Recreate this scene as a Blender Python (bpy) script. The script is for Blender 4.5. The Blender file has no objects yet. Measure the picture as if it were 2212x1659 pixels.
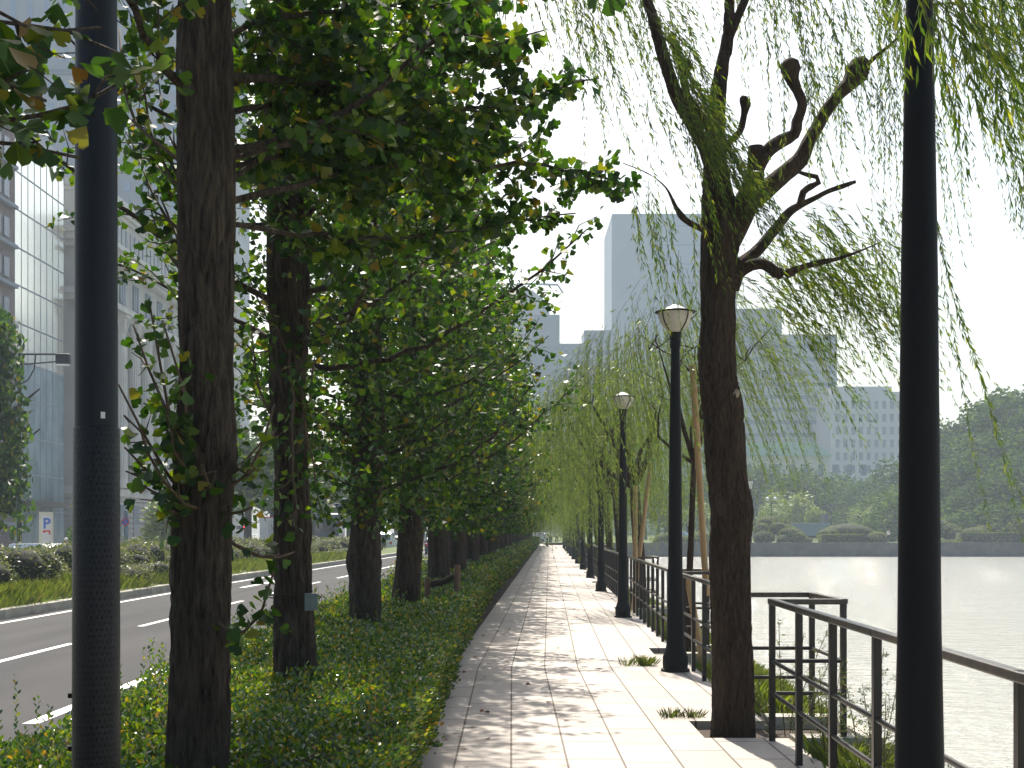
import bpy, bmesh, math, random
import numpy as np
from mathutils import Vector, noise, Quaternion, Matrix

R_ = math.radians
scene = bpy.context.scene
COL = scene.collection
rng = np.random.default_rng(7)
random.seed(7)

# ------------------------------------------------------------------ camera, sky, sun, exposure
CAMH = 1.65
F = 1320.0            # focal length in pixels of the 1024 px wide picture
cam_d = bpy.data.cameras.new("camera"); cam = bpy.data.objects.new("camera", cam_d); COL.objects.link(cam)
cam.location = (0, 0, CAMH); cam.rotation_euler = (R_(90), 0, 0)
cam_d.sensor_width = 36; cam_d.lens = F / 1024 * 36; cam_d.shift_y = (531.5 - 384) / 1024
cam_d.clip_start = 0.05; cam_d.clip_end = 4000
scene.camera = cam

SUN_AZ = math.atan2(-0.15, 1.0); SUN_EL = R_(52)
sun_vec = Vector((math.sin(SUN_AZ) * math.cos(SUN_EL), math.cos(SUN_AZ) * math.cos(SUN_EL), math.sin(SUN_EL)))
world = bpy.data.worlds.new("World"); scene.world = world; world.use_nodes = True
wn = world.node_tree; bg = wn.nodes["Background"]
sky = wn.nodes.new("ShaderNodeTexSky"); sky.sky_type = 'NISHITA'; sky.sun_disc = False
sky.sun_elevation = SUN_EL; sky.sun_rotation = SUN_AZ
sky.air_density = 1.3; sky.dust_density = 4.0; sky.ozone_density = 1.0
wn.links.new(sky.outputs[0], bg.inputs[0]); bg.inputs[1].default_value = 0.098
sl = bpy.data.lights.new("sun", 'SUN'); so = bpy.data.objects.new("sun", sl); COL.objects.link(so)
sl.energy = 5.0; sl.angle = R_(0.55); sl.color = (1.0, 0.93, 0.82)
so.rotation_mode = 'QUATERNION'; so.rotation_quaternion = sun_vec.to_track_quat('Z', 'Y'); so.location = (0, 0, 60)
scene.view_settings.view_transform = 'Standard'; scene.view_settings.look = 'None'
scene.view_settings.gamma = 1; scene.view_settings.exposure = 1.0
scene.render.engine = 'CYCLES'
scene.cycles.max_bounces = 8; scene.cycles.diffuse_bounces = 3; scene.cycles.transmission_bounces = 5
scene.cycles.glossy_bounces = 3; scene.cycles.volume_bounces = 1
scene.cycles.caustics_reflective = False; scene.cycles.caustics_refractive = False
HAZE_DENSITY = 0.00058

# ------------------------------------------------------------------ helpers
def P(dx, dy, Y):
    """a point seen at (dx, dy) on the 2212 px wide view of the photograph, Y metres ahead"""
    return Vector(((dx / 2.16 - 512) * Y / F, Y, CAMH + (531.5 - dy / 2.16) * Y / F))
def cx(Y):                       # the promenade bends gently to the right
    return 0.0 if Y < 16 else 0.028 * (Y - 16)
def rx(Y):                       # the roadway bends a little later
    return 0.006 * max(Y, 0) if Y < 50 else 0.3 + 0.031 * (Y - 50)

def props(o, label=None, cat=None, group=None, kind=None):
    if label: o['label'] = label
    if cat: o['category'] = cat
    if group: o['group'] = group
    if kind: o['kind'] = kind
    return o
def empty(name, loc, label, cat, group=None, rz=0.0):
    o = bpy.data.objects.new(name, None); COL.objects.link(o)
    o.location = loc; o.rotation_euler = (0, 0, rz); o.empty_display_size = 0.2
    return props(o, label, cat, group)
def link(name, me, m, parent=None):
    o = bpy.data.objects.new(name, me); COL.objects.link(o)
    if m is not None:
        for mm in (m if isinstance(m, (list, tuple)) else [m]): me.materials.append(mm)
    if parent is not None: o.parent = parent
    return o
def copy_tree(o, parent=None):
    c = o.copy(); COL.objects.link(c); c.parent = parent
    for ch in list(o.children): copy_tree(ch, c)
    return c
def local(parent, p):            # world point -> coordinates of a parent standing at its location
    l = parent.location
    return (p[0] - l[0], p[1] - l[1], p[2] - l[2])

class Bag:
    """collects shapes and links them as one mesh object"""
    def __init__(s): s.v = []; s.f = []; s.n = 0
    def add(s, vs, fs):
        s.v.extend([tuple(map(float, p)) for p in vs]); s.f.extend([[i + s.n for i in f] for f in fs]); s.n += len(vs); return s
    def box(s, c, d, rz=0.0, taper=1.0):
        hx, hy, hz = d[0] / 2, d[1] / 2, d[2] / 2; ca, sa = math.cos(rz), math.sin(rz)
        vs = []
        for z in (-hz, hz):
            t = 1.0 if z < 0 else taper
            for x, y in ((-hx, -hy), (hx, -hy), (hx, hy), (-hx, hy)):
                x *= t; y *= t
                vs.append((c[0] + x * ca - y * sa, c[1] + x * sa + y * ca, c[2] + z))
        return s.add(vs, [(3, 2, 1, 0), (4, 5, 6, 7), (0, 1, 5, 4), (1, 2, 6, 5), (2, 3, 7, 6), (3, 0, 4, 7)])
    def b2(s, x0, x1, y0, y1, z0, z1):
        return s.box(((x0 + x1) / 2, (y0 + y1) / 2, (z0 + z1) / 2), (x1 - x0, y1 - y0, z1 - z0))
    def bar(s, a, b, w, h):
        a = Vector(a); b = Vector(b); d = (b - a).normalized()
        up = Vector((0, 0, 1)) if abs(d.z) < .95 else Vector((0, 1, 0))
        sd = d.cross(up).normalized(); u2 = sd.cross(d).normalized(); vs = []
        for p in (a, b):
            for i, j in ((-1, -1), (1, -1), (1, 1), (-1, 1)): vs.append(p + sd * (w / 2 * i) + u2 * (h / 2 * j))
        return s.add(vs, [(3, 2, 1, 0), (4, 5, 6, 7), (0, 1, 5, 4), (1, 2, 6, 5), (2, 3, 7, 6), (3, 0, 4, 7)])
    def tube(s, pts, rad, seg=8, cap=True):
        pts = [Vector(p) for p in pts]; n = len(pts)
        if not hasattr(rad, '__len__'): rad = [rad] * n
        t0 = (pts[1] - pts[0]).normalized()
        ref = Vector((0, 1, 0)) if abs(t0.y) < .9 else Vector((1, 0, 0))
        u = t0.cross(ref).normalized(); vs = []
        for i, p in enumerate(pts):
            t = (pts[min(i + 1, n - 1)] - pts[max(i - 1, 0)])
            t = t.normalized() if t.length > 1e-9 else t0
            u = (u - t * u.dot(t)); u = u.normalized() if u.length > 1e-6 else t.orthogonal().normalized()
            w = t.cross(u)
            for k in range(seg):
                a = 2 * math.pi * k / seg
                vs.append(p + (u * math.cos(a) + w * math.sin(a)) * rad[i])
        fs = []
        for i in range(n - 1):
            for k in range(seg):
                k2 = (k + 1) % seg
                fs.append((i * seg + k, i * seg + k2, (i + 1) * seg + k2, (i + 1) * seg + k))
        if cap:
            fs.append(tuple(range(seg - 1, -1, -1))); fs.append(tuple((n - 1) * seg + k for k in range(seg)))
        return s.add(vs, fs)
    def lathe(s, c, prof, seg=32):
        vs = []; fs = []; n = len(prof)
        for r, z in prof:
            for k in range(seg):
                a = 2 * math.pi * k / seg; vs.append((c[0] + r * math.cos(a), c[1] + r * math.sin(a), c[2] + z))
        for i in range(n - 1):
            for k in range(seg):
                k2 = (k + 1) % seg; fs.append((i * seg + k, i * seg + k2, (i + 1) * seg + k2, (i + 1) * seg + k))
        fs.append(tuple(range(seg - 1, -1, -1))); fs.append(tuple((n - 1) * seg + k for k in range(seg)))
        return s.add(vs, fs)
    def blob(s, c, r, seed=0, amp=0.12, freq=1.5, su=20, sv=12):
        vs = [];
        for j in range(sv + 1):
            ph = math.pi * j / sv
            for i in range(su):
                th = 2 * math.pi * i / su
                d = Vector((math.sin(ph) * math.cos(th), math.sin(ph) * math.sin(th), math.cos(ph)))
                k = 1 + amp * noise.noise(d * freq + Vector((seed * 3.1, seed, 0)))
                vs.append((c[0] + d.x * r[0] * k, c[1] + d.y * r[1] * k, c[2] + d.z * r[2] * k))
        fs = []
        for j in range(sv):
            for i in range(su):
                i2 = (i + 1) % su; fs.append((j * su + i, (j + 1) * su + i, (j + 1) * su + i2, j * su + i2))
        return s.add(vs, fs)
    def extrude(s, outline, x0, x1, axis='x'):
        """outline of (a, z) pairs extruded along x (a = y) or along y (a = x)"""
        n = len(outline); vs = []
        for q in (x0, x1):
            for a, z in outline: vs.append((q, a, z) if axis == 'x' else (a, q, z))
        fs = [tuple(range(n)), tuple(range(2 * n - 1, n - 1, -1))]
        for i in range(n):
            j = (i + 1) % n; fs.append((i, i + n, j + n, j))
        return s.add(vs, fs)
    def mesh(s, name, smooth=False):
        me = bpy.data.meshes.new(name); me.from_pydata(s.v, [], s.f); me.update()
        if smooth: me.shade_smooth()
        return me
    def build(s, name, m, parent=None, smooth=False, bevel=0.0):
        me = s.mesh(name, smooth)
        bm = bmesh.new(); bm.from_mesh(me)
        bmesh.ops.recalc_face_normals(bm, faces=bm.faces)
        if bevel: bmesh.ops.bevel(bm, geom=bm.edges[:], offset=bevel, segments=2, affect='EDGES', profile=.5)
        bm.to_mesh(me); bm.free()
        if smooth: me.shade_smooth(); me.set_sharp_from_angle(angle=R_(50))
        return link(name, me, m, parent)

def catmull(pts, rad, step):
    pts = [np.array(p, float) for p in pts]; out = []; ro = []
    n = len(pts)
    for i in range(n - 1):
        p0 = pts[max(i - 1, 0)]; p1 = pts[i]; p2 = pts[i + 1]; p3 = pts[min(i + 2, n - 1)]
        m = max(1, int(np.linalg.norm(p2 - p1) / step))
        for k in range(m):
            t = k / m
            out.append(0.5 * ((2 * p1) + (-p0 + p2) * t + (2 * p0 - 5 * p1 + 4 * p2 - p3) * t * t + (-p0 + 3 * p1 - 3 * p2 + p3) * t ** 3))
            ro.append(rad[i] + (rad[i + 1] - rad[i]) * t)
    out.append(pts[-1]); ro.append(rad[-1])
    return out, ro

def norm(a): return a / np.maximum(np.linalg.norm(a, axis=-1, keepdims=True), 1e-9)
def randdir(n): return norm(rng.normal(size=(n, 3)))

GINKGO = (np.array([(0, 0, 0), (-.30, .30, .05), (-.56, .62, .12), (-.40, .86, .10), (-.12, .96, .03), (0, .74, 0),
                    (.12, .96, .03), (.40, .86, .10), (.56, .62, .12), (.30, .30, .05)], float), [(0, 5, 4, 3, 2, 1), (0, 9, 8, 7, 6, 5)])
FAN = (np.array([(0, 0, 0), (-.5, .65, .08), (0, .9, 0), (.5, .65, .08)], float), [(0, 2, 1), (0, 3, 2)])
OVAL = (np.array([(0, 0, 0), (-.26, .35, .05), (-.24, .75, .04), (0, 1, 0), (.24, .75, .04), (.26, .35, .05)], float), [(0, 3, 2, 1), (0, 5, 4, 3)])
KITE = (np.array([(0, 0, 0), (-.3, .5, .0), (0, 1, 0), (.3, .5, .0)], float), [(0, 3, 2, 1)])
LANCE = (np.array([(0, 0, 0), (-.075, .35, 0), (0, 1, 0), (.075, .35, 0)], float), [(0, 3, 2, 1)])
BLADE = (np.array([(-.011, 0, 0), (.011, 0, 0), (.009, .6, .06), (0, 1, .26), (-.009, .6, .06)], float), [(0, 1, 2, 3, 4)])

def leaves(name, pos, axis, nrm, size, tmpl, m, parent=None, extra=None):
    """many small leaves as one mesh; extra = a Bag of twigs for a second material"""
    pos = np.asarray(pos, float); N = len(pos)
    axis = norm(np.asarray(axis, float)); nrm = np.asarray(nrm, float)
    side = norm(np.cross(axis, nrm)); nn = np.cross(side, axis)
    size = np.broadcast_to(np.asarray(size, float), (N,))
    T, FS = tmpl; V = len(T)
    vs = (pos[:, None, :] + size[:, None, None] * (T[None, :, 0:1] * side[:, None, :] + T[None, :, 1:2] * axis[:, None, :] + T[None, :, 2:3] * nn[:, None, :])).reshape(-1, 3)
    per = sum(len(f) for f in FS)
    fl = np.concatenate([np.array(f) for f in FS])
    loops = (np.arange(N)[:, None] * V + fl[None, :]).reshape(-1)
    tot = np.tile(np.array([len(f) for f in FS]), N)
    st = np.concatenate([[0], np.cumsum(tot)[:-1]])
    rv = np.repeat(rng.random(N), len(FS)); mi = np.zeros(len(tot), int)
    if extra is not None and extra.n:
        ev = np.array(extra.v); base = len(vs); vs = np.concatenate([vs, ev])
        el = np.concatenate([np.array(f) for f in extra.f]) + base
        et = np.array([len(f) for f in extra.f])
        loops = np.concatenate([loops, el]); tot = np.concatenate([tot, et])
        st = np.concatenate([[0], np.cumsum(tot)[:-1]]); rv = np.concatenate([rv, np.zeros(len(et))]); mi = np.concatenate([mi, np.ones(len(et), int)])
    me = bpy.data.meshes.new(name)
    me.vertices.add(len(vs)); me.vertices.foreach_set('co', vs.astype(np.float32).ravel())
    me.loops.add(len(loops)); me.loops.foreach_set('vertex_index', loops.astype(np.int32))
    me.polygons.add(len(tot)); me.polygons.foreach_set('loop_start', st.astype(np.int32)); me.polygons.foreach_set('loop_total', tot.astype(np.int32))
    me.polygons.foreach_set('material_index', mi.astype(np.int32))
    at = me.attributes.new('rnd', 'FLOAT', 'FACE'); at.data.foreach_set('value', rv.astype(np.float32))
    me.update(calc_edges=True); me.validate()
    return link(name, me, m, parent)

# ------------------------------------------------------------------ materials
class N:
    def __init__(s, name):
        s.m = bpy.data.materials.new(name); s.m.use_nodes = True; s.t = s.m.node_tree
        s.b = s.t.nodes["Principled BSDF"]; s.o = s.t.nodes["Material Output"]
    def n(s, typ, **kw):
        nd = s.t.nodes.new(typ)
        for k, v in kw.items():
            if k.startswith('i_'): nd.inputs[int(k[2:])].default_value = v
            else: setattr(nd, k, v)
        return nd
    def l(s, a, b): s.t.links.new(a, b)
    def coord(s, which='Object', scale=(1, 1, 1)):
        tc = s.n('ShaderNodeTexCoord'); mp = s.n('ShaderNodeMapping'); s.l(tc.outputs[which], mp.inputs[0]); mp.inputs['Scale'].default_value = scale
        return mp.outputs[0]
    def noise(s, co, scale, detail=4, rough=.55):
        nt = s.n('ShaderNodeTexNoise'); s.l(co, nt.inputs['Vector']); nt.inputs['Scale'].default_value = scale
        nt.inputs['Detail'].default_value = detail; nt.inputs['Roughness'].default_value = rough
        return nt.outputs[0]
    def ramp(s, f, stops):
        r = s.n('ShaderNodeValToRGB'); s.l(f, r.inputs[0]); e = r.color_ramp.elements
        while len(e) < len(stops): e.new(.5)
        for el, (p, c) in zip(e, stops): el.position = p; el.color = (*c, 1) if len(c) == 3 else c
        return r.outputs[0]
    def mix(s, f, a, b, mode='MIX'):
        x = s.n('ShaderNodeMix', data_type='RGBA', blend_type=mode)
        for sock, val in ((x.inputs[0], f), (x.inputs[6], a), (x.inputs[7], b)):
            if hasattr(val, 'is_output'): s.l(val, sock)
            else: sock.default_value = val if not isinstance(val, tuple) else (*val, 1)[:4]
        return x.outputs[2]
    def math(s, op, a, b=0.0):
        x = s.n('ShaderNodeMath', operation=op)
        for sock, val in ((x.inputs[0], a), (x.inputs[1], b)):
            if hasattr(val, 'is_output'): s.l(val, sock)
            else: sock.default_value = val
        return x.outputs[0]
    def bump(s, h, dist=.01, st=1.0):
        b = s.n('ShaderNodeBump'); b.inputs['Distance'].default_value = dist; b.inputs['Strength'].default_value = st
        s.l(h, b.inputs['Height']); s.l(b.outputs[0], s.b.inputs['Normal']); return b.outputs[0]
    def rough(s, v): s.b.inputs['Roughness'].default_value = v; return s
    def spec(s, v): s.b.inputs['Specular IOR Level'].default_value = v; return s

def mk(name, c1, c2=None, scale=8.0, rough=.7, metal=0.0, bump=0.0, spec=.4, stretch=(1, 1, 1), detail=5, coat=0.0, bscale=None):
    k = N(name); co = k.coord('Object', stretch)
    f = k.noise(co, scale, detail)
    c2 = c2 or tuple(x * .8 for x in c1)
    k.l(k.ramp(f, [(.3, c2), (.7, c1)]), k.b.inputs['Base Color'])
    k.rough(rough).spec(spec); k.b.inputs['Metallic'].default_value = metal; k.b.inputs['Coat Weight'].default_value = coat
    if bump: k.bump(k.noise(co, bscale or scale * 4, detail), bump, .8)
    return k.m

def leafmat(name, stops, trans=.45, tcol=(1.35, 1.5, .45), rough=.42, spec=.5):
    k = N(name); a = k.n('ShaderNodeAttribute', attribute_name='rnd')
    c = k.ramp(a.outputs['Fac'], stops)
    big = k.noise(k.coord('Object'), .7, 2)
    c = k.mix(big, k.mix(1.0, c, (.72, .8, .8, 1), 'MULTIPLY'), k.mix(1.0, c, (1.22, 1.15, 1.0, 1), 'MULTIPLY'))
    k.l(c, k.b.inputs['Base Color']); k.rough(rough).spec(spec)
    tr = k.n('ShaderNodeBsdfTranslucent'); k.l(k.mix(1.0, c, (*tcol, 1), 'MULTIPLY'), tr.inputs[0])
    mx = k.n('ShaderNodeMixShader'); mx.inputs[0].default_value = trans
    k.l(k.b.outputs[0], mx.inputs[1]); k.l(tr.outputs[0], mx.inputs[2]); k.l(mx.outputs[0], k.o.inputs[0])
    return k.m

def barkmat(name, lo, hi, sc=9.0, z=.16):
    k = N(name); co = k.coord('Object', (1, 1, z))
    f = k.noise(co, sc, 6, .65); g = k.noise(co, sc * 4, 5, .6)
    c = k.ramp(f, [(.32, lo), (.5, tuple((a + b) / 2 for a, b in zip(lo, hi))), (.68, hi)])
    c = k.mix(.45, c, k.ramp(g, [(.3, lo), (.7, hi)]))
    k.l(c, k.b.inputs['Base Color']); k.rough(.9).spec(.2)
    k.bump(k.math('ADD', f, k.math('MULTIPLY', g, .5)), .05, 1.0)
    return k.m

M = {}
M['ginkgo'] = leafmat('ginkgo_leaf', [(0, (.010, .030, .006)), (.45, (.022, .055, .009)), (.75, (.05, .10, .012)), (.93, (.11, .15, .014)), (1, (.15, .09, .02))], .38, (2.1, 2.3, .30), .45, .3)
M['ginkgo_near'] = leafmat('ginkgo_leaf_close', [(0, (.014, .038, .010)), (.5, (.028, .065, .014)), (.85, (.07, .11, .015)), (1, (.18, .08, .02))], .38, (1.8, 2.0, .35), .45, .3)
M['hedge'] = leafmat('hedge_leaf', [(0, (.022, .060, .018)), (.4, (.048, .10, .02)), (.72, (.11, .165, .02)), (.9, (.22, .24, .025)), (1, (.30, .14, .03))], .38, (1.6, 1.7, .4), .26, .8)
M['willow'] = leafmat('willow_leaf', [(0, (.025, .055, .012)), (.5, (.06, .105, .018)), (.85, (.13, .17, .03)), (1, (.22, .22, .05))], .5, (1.7, 1.8, .4), .45, .35)
M['willow_far'] = leafmat('willow_leaf_pale', [(0, (.06, .10, .028)), (.5, (.11, .16, .04)), (1, (.20, .23, .07))], .48, (1.2, 1.3, .55), .45)
M['bush'] = leafmat('bush_leaf', [(0, (.06, .09, .03)), (.5, (.14, .165, .06)), (.85, (.25, .25, .12)), (1, (.36, .31, .18))], .25, (1.2, 1.3, .5), .45)
M['wood_leaf'] = leafmat('woodland_leaf', [(0, (.018, .042, .010)), (.6, (.055, .10, .016)), (1, (.14, .18, .03))], .25, (1.2, 1.4, .4), .9, .1)
M['pale_leaf'] = leafmat('pale_tree_leaf', [(0, (.10, .15, .04)), (.6, (.16, .21, .05)), (1, (.24, .27, .09))], .4, (1.2, 1.3, .5), .55)
M['clip_leaf'] = leafmat('clipped_shrub_leaf', [(0, (.06, .10, .012)), (.6, (.16, .20, .02)), (1, (.28, .30, .05))], .3, (1.3, 1.4, .4), .9, .1)
M['grass'] = leafmat('grass_blade', [(0, (.12, .17, .03)), (.6, (.22, .27, .05)), (.9, (.28, .31, .08)), (1, (.34, .28, .14))], .5, (1.2, 1.3, .45), .5)
M['weed'] = leafmat('weed_leaf', [(0, (.05, .09, .02)), (.7, (.11, .14, .04)), (1, (.24, .20, .10))], .45, (1.2, 1.3, .5), .5)
M['bark'] = barkmat('ginkgo_bark', (.008, .006, .004), (.095, .075, .055), 12)
M['wbark'] = barkmat('willow_bark', (.009, .006, .004), (.085, .055, .034), 13, .22)
M['twig'] = mk('twig_bark', (.10, .065, .035), (.05, .035, .02), 30, .8)
M['wtwig'] = mk('willow_twig_bark', (.11, .10, .03), (.06, .05, .02), 30, .7)
M['black_metal'] = mk('black_painted_metal', (.0055, .0055, .0065), (.0035, .0035, .0045), 40, .6, 0, .0006, .16)
M['bronze'] = mk('brown_painted_rail', (.026, .021, .019), (.016, .013, .012), 25, .36, .2, .0005, .5)
M['railtop'] = mk('lighter_brown_rail_top', (.085, .072, .062), (.04, .034, .03), 18, .34, .35, .0005, .5)  # top rail in a lighter, more metallic brown than the posts
M['soil'] = mk('soil', (.07, .05, .035), (.03, .022, .016), 6, .95, 0, .03)
M['turf'] = mk('turf', (.10, .14, .03), (.05, .075, .02), 3, .95, 0, .03)
M['dirt'] = mk('bare_ground', (.16, .14, .11), (.10, .09, .07), .15, .95)
M['kerb'] = mk('kerb_stone', (.42, .40, .35), (.26, .25, .21), 2.5, .85, 0, .004, .3)
M['white'] = mk('white_road_paint', (.78, .78, .75), (.58, .58, .56), 6, .6)
M['stone'] = mk('grey_limestone', (.44, .43, .40), (.34, .33, .31), .25, .85, 0, .02)
M['stone2'] = mk('grey_limestone_trim', (.52, .51, .48), (.42, .41, .39), .5, .85)
M['concrete'] = mk('pale_concrete', (.36, .38, .41), (.30, .32, .35), .1, .8)
M['concrete2'] = mk('grey_concrete', (.20, .23, .27), (.17, .20, .24), .1, .8)
M['concrete3'] = mk('blue_grey_cladding', (.16, .21, .27), (.13, .18, .23), .05, .6)
M['glassdark'] = mk('window_glass', (.10, .14, .19), (.07, .10, .14), .5, .2, 0, 0, .6)
M['moatwall'] = mk('dark_moat_stone', (.075, .075, .078), (.035, .036, .04), .9, .9, 0, .05)
M['brickb'] = mk('dark_brick_facade', (.16, .12, .11), (.10, .08, .075), 1, .8)
M['bowl'] = None
k = N('ribbed_lamp_glass'); co = k.coord('Object')
sep = k.n('ShaderNodeSeparateXYZ'); k.l(co, sep.inputs[0])
ang = k.math('ARCTAN2', sep.outputs[1], sep.outputs[0]); st = k.math('SINE', k.math('MULTIPLY', ang, 48.0))
k.b.inputs['Base Color'].default_value = (.80, .75, .66, 1); k.rough(.25); k.bump(st, .004, .8)
tr = k.n('ShaderNodeBsdfTranslucent'); tr.inputs[0].default_value = (.92, .87, .78, 1)
mx = k.n('ShaderNodeMixShader'); mx.inputs[0].default_value = .55; k.l(k.b.outputs[0], mx.inputs[1]); k.l(tr.outputs[0], mx.inputs[2]); k.l(mx.outputs[0], k.o.inputs[0])
M['bowl'] = k.m
M['alu'] = mk('pale_aluminium_cap', (.80, .77, .72), (.7, .67, .62), 20, .4, 0)
M['green_roof'] = mk('copper_green_roof', (.22, .36, .32), (.18, .30, .27), .3, .7)
M['carwhite'] = mk('white_car_paint', (.75, .76, .77), (.7, .71, .72), 1, .2, 0, 0, .6, coat=.6)
M['carsilver'] = mk('silver_car_paint', (.55, .57, .60), (.5, .52, .55), 1, .25, .5, 0, .6, coat=.6)
M['carblue'] = mk('pale_blue_car_paint', (.35, .48, .58), (.3, .42, .52), 1, .25, .2, 0, .6, coat=.6)
M['cardark'] = mk('dark_blue_vehicle_paint', (.03, .05, .10), (.025, .04, .08), 1, .3, 0, 0, .6, coat=.4)
M['boxwhite'] = mk('white_cargo_box', (.60, .60, .58), (.5, .5, .48), 1, .5)
M['carglass'] = mk('vehicle_glass', (.03, .035, .04), (.02, .025, .03), 1, .08, 0, 0, .7)
M['tyre'] = mk('tyre_rubber', (.02, .02, .02), (.012, .012, .012), 20, .85)
M['rim'] = mk('wheel_rim', (.45, .45, .46), (.35, .35, .36), 10, .3, .8)
M['lampred'] = mk('red_lens', (.55, .02, .02), (.45, .015, .015), 10, .3)
M['lampclear'] = mk('clear_lens', (.7, .7, .68), (.6, .6, .58), 10, .2)
M['skin'] = mk('skin', (.55, .36, .27), (.5, .32, .24), 10, .6)
M['clothblue'] = mk('light_blue_cloth', (.16, .38, .52), (.13, .32, .46), 12, .9)
M['clothwhite'] = mk('white_cloth', (.72, .72, .72), (.6, .6, .6), 12, .9)
M['clothdark'] = mk('dark_cloth', (.04, .045, .06), (.03, .032, .045), 12, .9)
M['signblue'] = mk('blue_sign_paint', (.03, .12, .45), (.025, .10, .4), 5, .5)
M['signred'] = mk('red_sign_paint', (.55, .05, .04), (.5, .04, .035), 5, .5)
M['signcream'] = mk('cream_sign_board', (.55, .53, .42), (.5, .48, .38), 3, .6)
M['bamboo'] = mk('tan_bamboo_pole', (.42, .27, .12), (.30, .18, .08), 5, .55, 0, .002, .4, (1, 1, .2))
M['plate'] = mk('grey_tag_plate', (.13, .17, .17), (.10, .13, .13), 20, .5)
M['rope'] = mk('dark_rope', (.05, .035, .025), (.03, .02, .015), 60, .9)
M['stakewood'] = mk('weathered_stake_wood', (.20, .13, .09), (.11, .075, .05), 12, .85, 0, .003, .3, (1, 1, .2))

# paving: pinkish granite slabs laid in long columns, UV u = metres across, v = metres along
k = N('granite_paving')
uv = k.n('ShaderNodeTexCoord'); sp = k.n('ShaderNodeSeparateXYZ'); k.l(uv.outputs['UV'], sp.inputs[0])
u = k.math('DIVIDE', sp.outputs[0], .402); cu = k.math('FLOOR', u); fu = k.math('FRACT', u)
wn1 = k.n('ShaderNodeTexWhiteNoise', noise_dimensions='1D'); k.l(cu, wn1.inputs['W'])
v = k.math('ADD', k.math('DIVIDE', sp.outputs[1], .80), k.math('MULTIPLY', wn1.outputs[0], 7.0)); cv = k.math('FLOOR', v); fv = k.math('FRACT', v)
def edge(f, w): return k.math('LESS_THAN', k.math('MINIMUM', f, k.math('SUBTRACT', 1.0, f)), w)
cb = k.n('ShaderNodeCombineXYZ'); k.l(cu, cb.inputs[0]); k.l(cv, cb.inputs[1])
wn2 = k.n('ShaderNodeTexWhiteNoise', noise_dimensions='3D'); k.l(cb.outputs[0], wn2.inputs[0])
co = k.coord('Object')
grain = k.noise(co, 160, 3, .7); blot = k.noise(co, 1.2, 4, .6); stain = k.noise(k.coord('Object', (1, .35, 1)), 3.5, 5, .7)
c = k.ramp(wn2.outputs[0], [(0, (.27, .228, .195)), (.5, (.32, .278, .242)), (1, (.37, .328, .29))])
c = k.mix(.35, c, k.ramp(grain, [(.35, (.24, .21, .18)), (.65, (.56, .52, .47))]))
c = k.mix(k.ramp(blot, [(.35, (0, 0, 0)), (.75, (.22, .22, .22))]), c, (.34, .28, .22, 1))
c = k.mix(k.ramp(stain, [(.58, (0, 0, 0)), (.75, (.4, .4, .4))]), c, (.25, .19, .14, 1))
ju = k.math('MULTIPLY', edge(fu, .019), 1.0); jv = k.math('MULTIPLY', edge(fv, .013), .9)
j = k.math('MAXIMUM', ju, jv)
c = k.mix(j, c, (.07, .045, .03, 1))
k.l(c, k.b.inputs['Base Color']); k.rough(.62).spec(.4)
h = k.math('ADD', k.math('MULTIPLY', grain, .12), k.math('SUBTRACT', k.math('MULTIPLY', wn2.outputs[0], .6), k.math('MULTIPLY', j, 1.5)))
k.bump(h, .004, .9); M['paving'] = k.m

# asphalt with wheel tracks along the lanes
k = N('asphalt'); co = k.coord('UV'); fine = k.noise(k.coord('Object'), 90, 3, .7)
band = k.noise(k.coord('UV', (1, .012, 1)), 1.0, 3, .5); patch = k.noise(k.coord('UV', (.5, .05, 1)), 1.5, 4, .6)
c = k.ramp(fine, [(.3, (.040, .040, .043)), (.7, (.085, .085, .085))])
c = k.mix(k.ramp(band, [(.35, (0, 0, 0)), (.65, (.6, .6, .6))]), c, (.038, .038, .042, 1))
c = k.mix(k.ramp(patch, [(.4, (0, 0, 0)), (.7, (.35, .35, .35))]), c, (.10, .097, .092, 1))
k.l(c, k.b.inputs['Base Color']); k.rough(.95).spec(.12); k.bump(fine, .004, .7); M['asphalt'] = k.m

# moat water
k = N('moat_water'); k.b.inputs['Base Color'].default_value = (.46, .46, .40, 1); k.rough(.06).spec(1.0)
co = k.coord('Object', (.55, 1, 1)); a = k.noise(co, 2.2, 5, .6); b = k.noise(co, 9, 3, .6)
big = k.noise(k.coord('Object', (.4, 1, 1)), .25, 3, .5)
k.bump(k.math('ADD', k.math('ADD', a, k.math('MULTIPLY', b, .45)), big), .16, 1.0); M['water'] = k.m

# dimpled anti-poster sleeve
k = N('dimpled_sleeve'); co = k.coord('Object'); sep = k.n('ShaderNodeSeparateXYZ'); k.l(co, sep.inputs[0])
ang = k.math('MULTIPLY', k.math('ARCTAN2', sep.outputs[1], sep.outputs[0]), 28 / (2 * math.pi) * 1.0)
zz = k.math('MULTIPLY', sep.outputs[2], 44.0)
row = k.math('FLOOR', zz); par = k.math('MULTIPLY', k.math('MODULO', k.math('ABSOLUTE', row), 2.0), .5)
fa = k.math('SUBTRACT', k.math('FRACT', k.math('ADD', k.math('ADD', ang, 60.0), par)), .5); fz = k.math('SUBTRACT', k.math('FRACT', zz), .5)
d = k.math('SQRT', k.math('ADD', k.math('POWER', fa, 2.0), k.math('POWER', fz, 2.0)))
hgt = k.math('MAXIMUM', k.math('SUBTRACT', .22, d), 0.0)
k.b.inputs['Base Color'].default_value = (.006, .006, .007, 1); k.rough(.4).spec(.3); k.bump(hgt, .02, 1.0); M['sleeve'] = k.m
M['pole'] = mk('dark_blue_grey_pole_paint', (.008, .012, .018), (.006, .009, .014), 30, .5, 0, .0005, .25)
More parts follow.
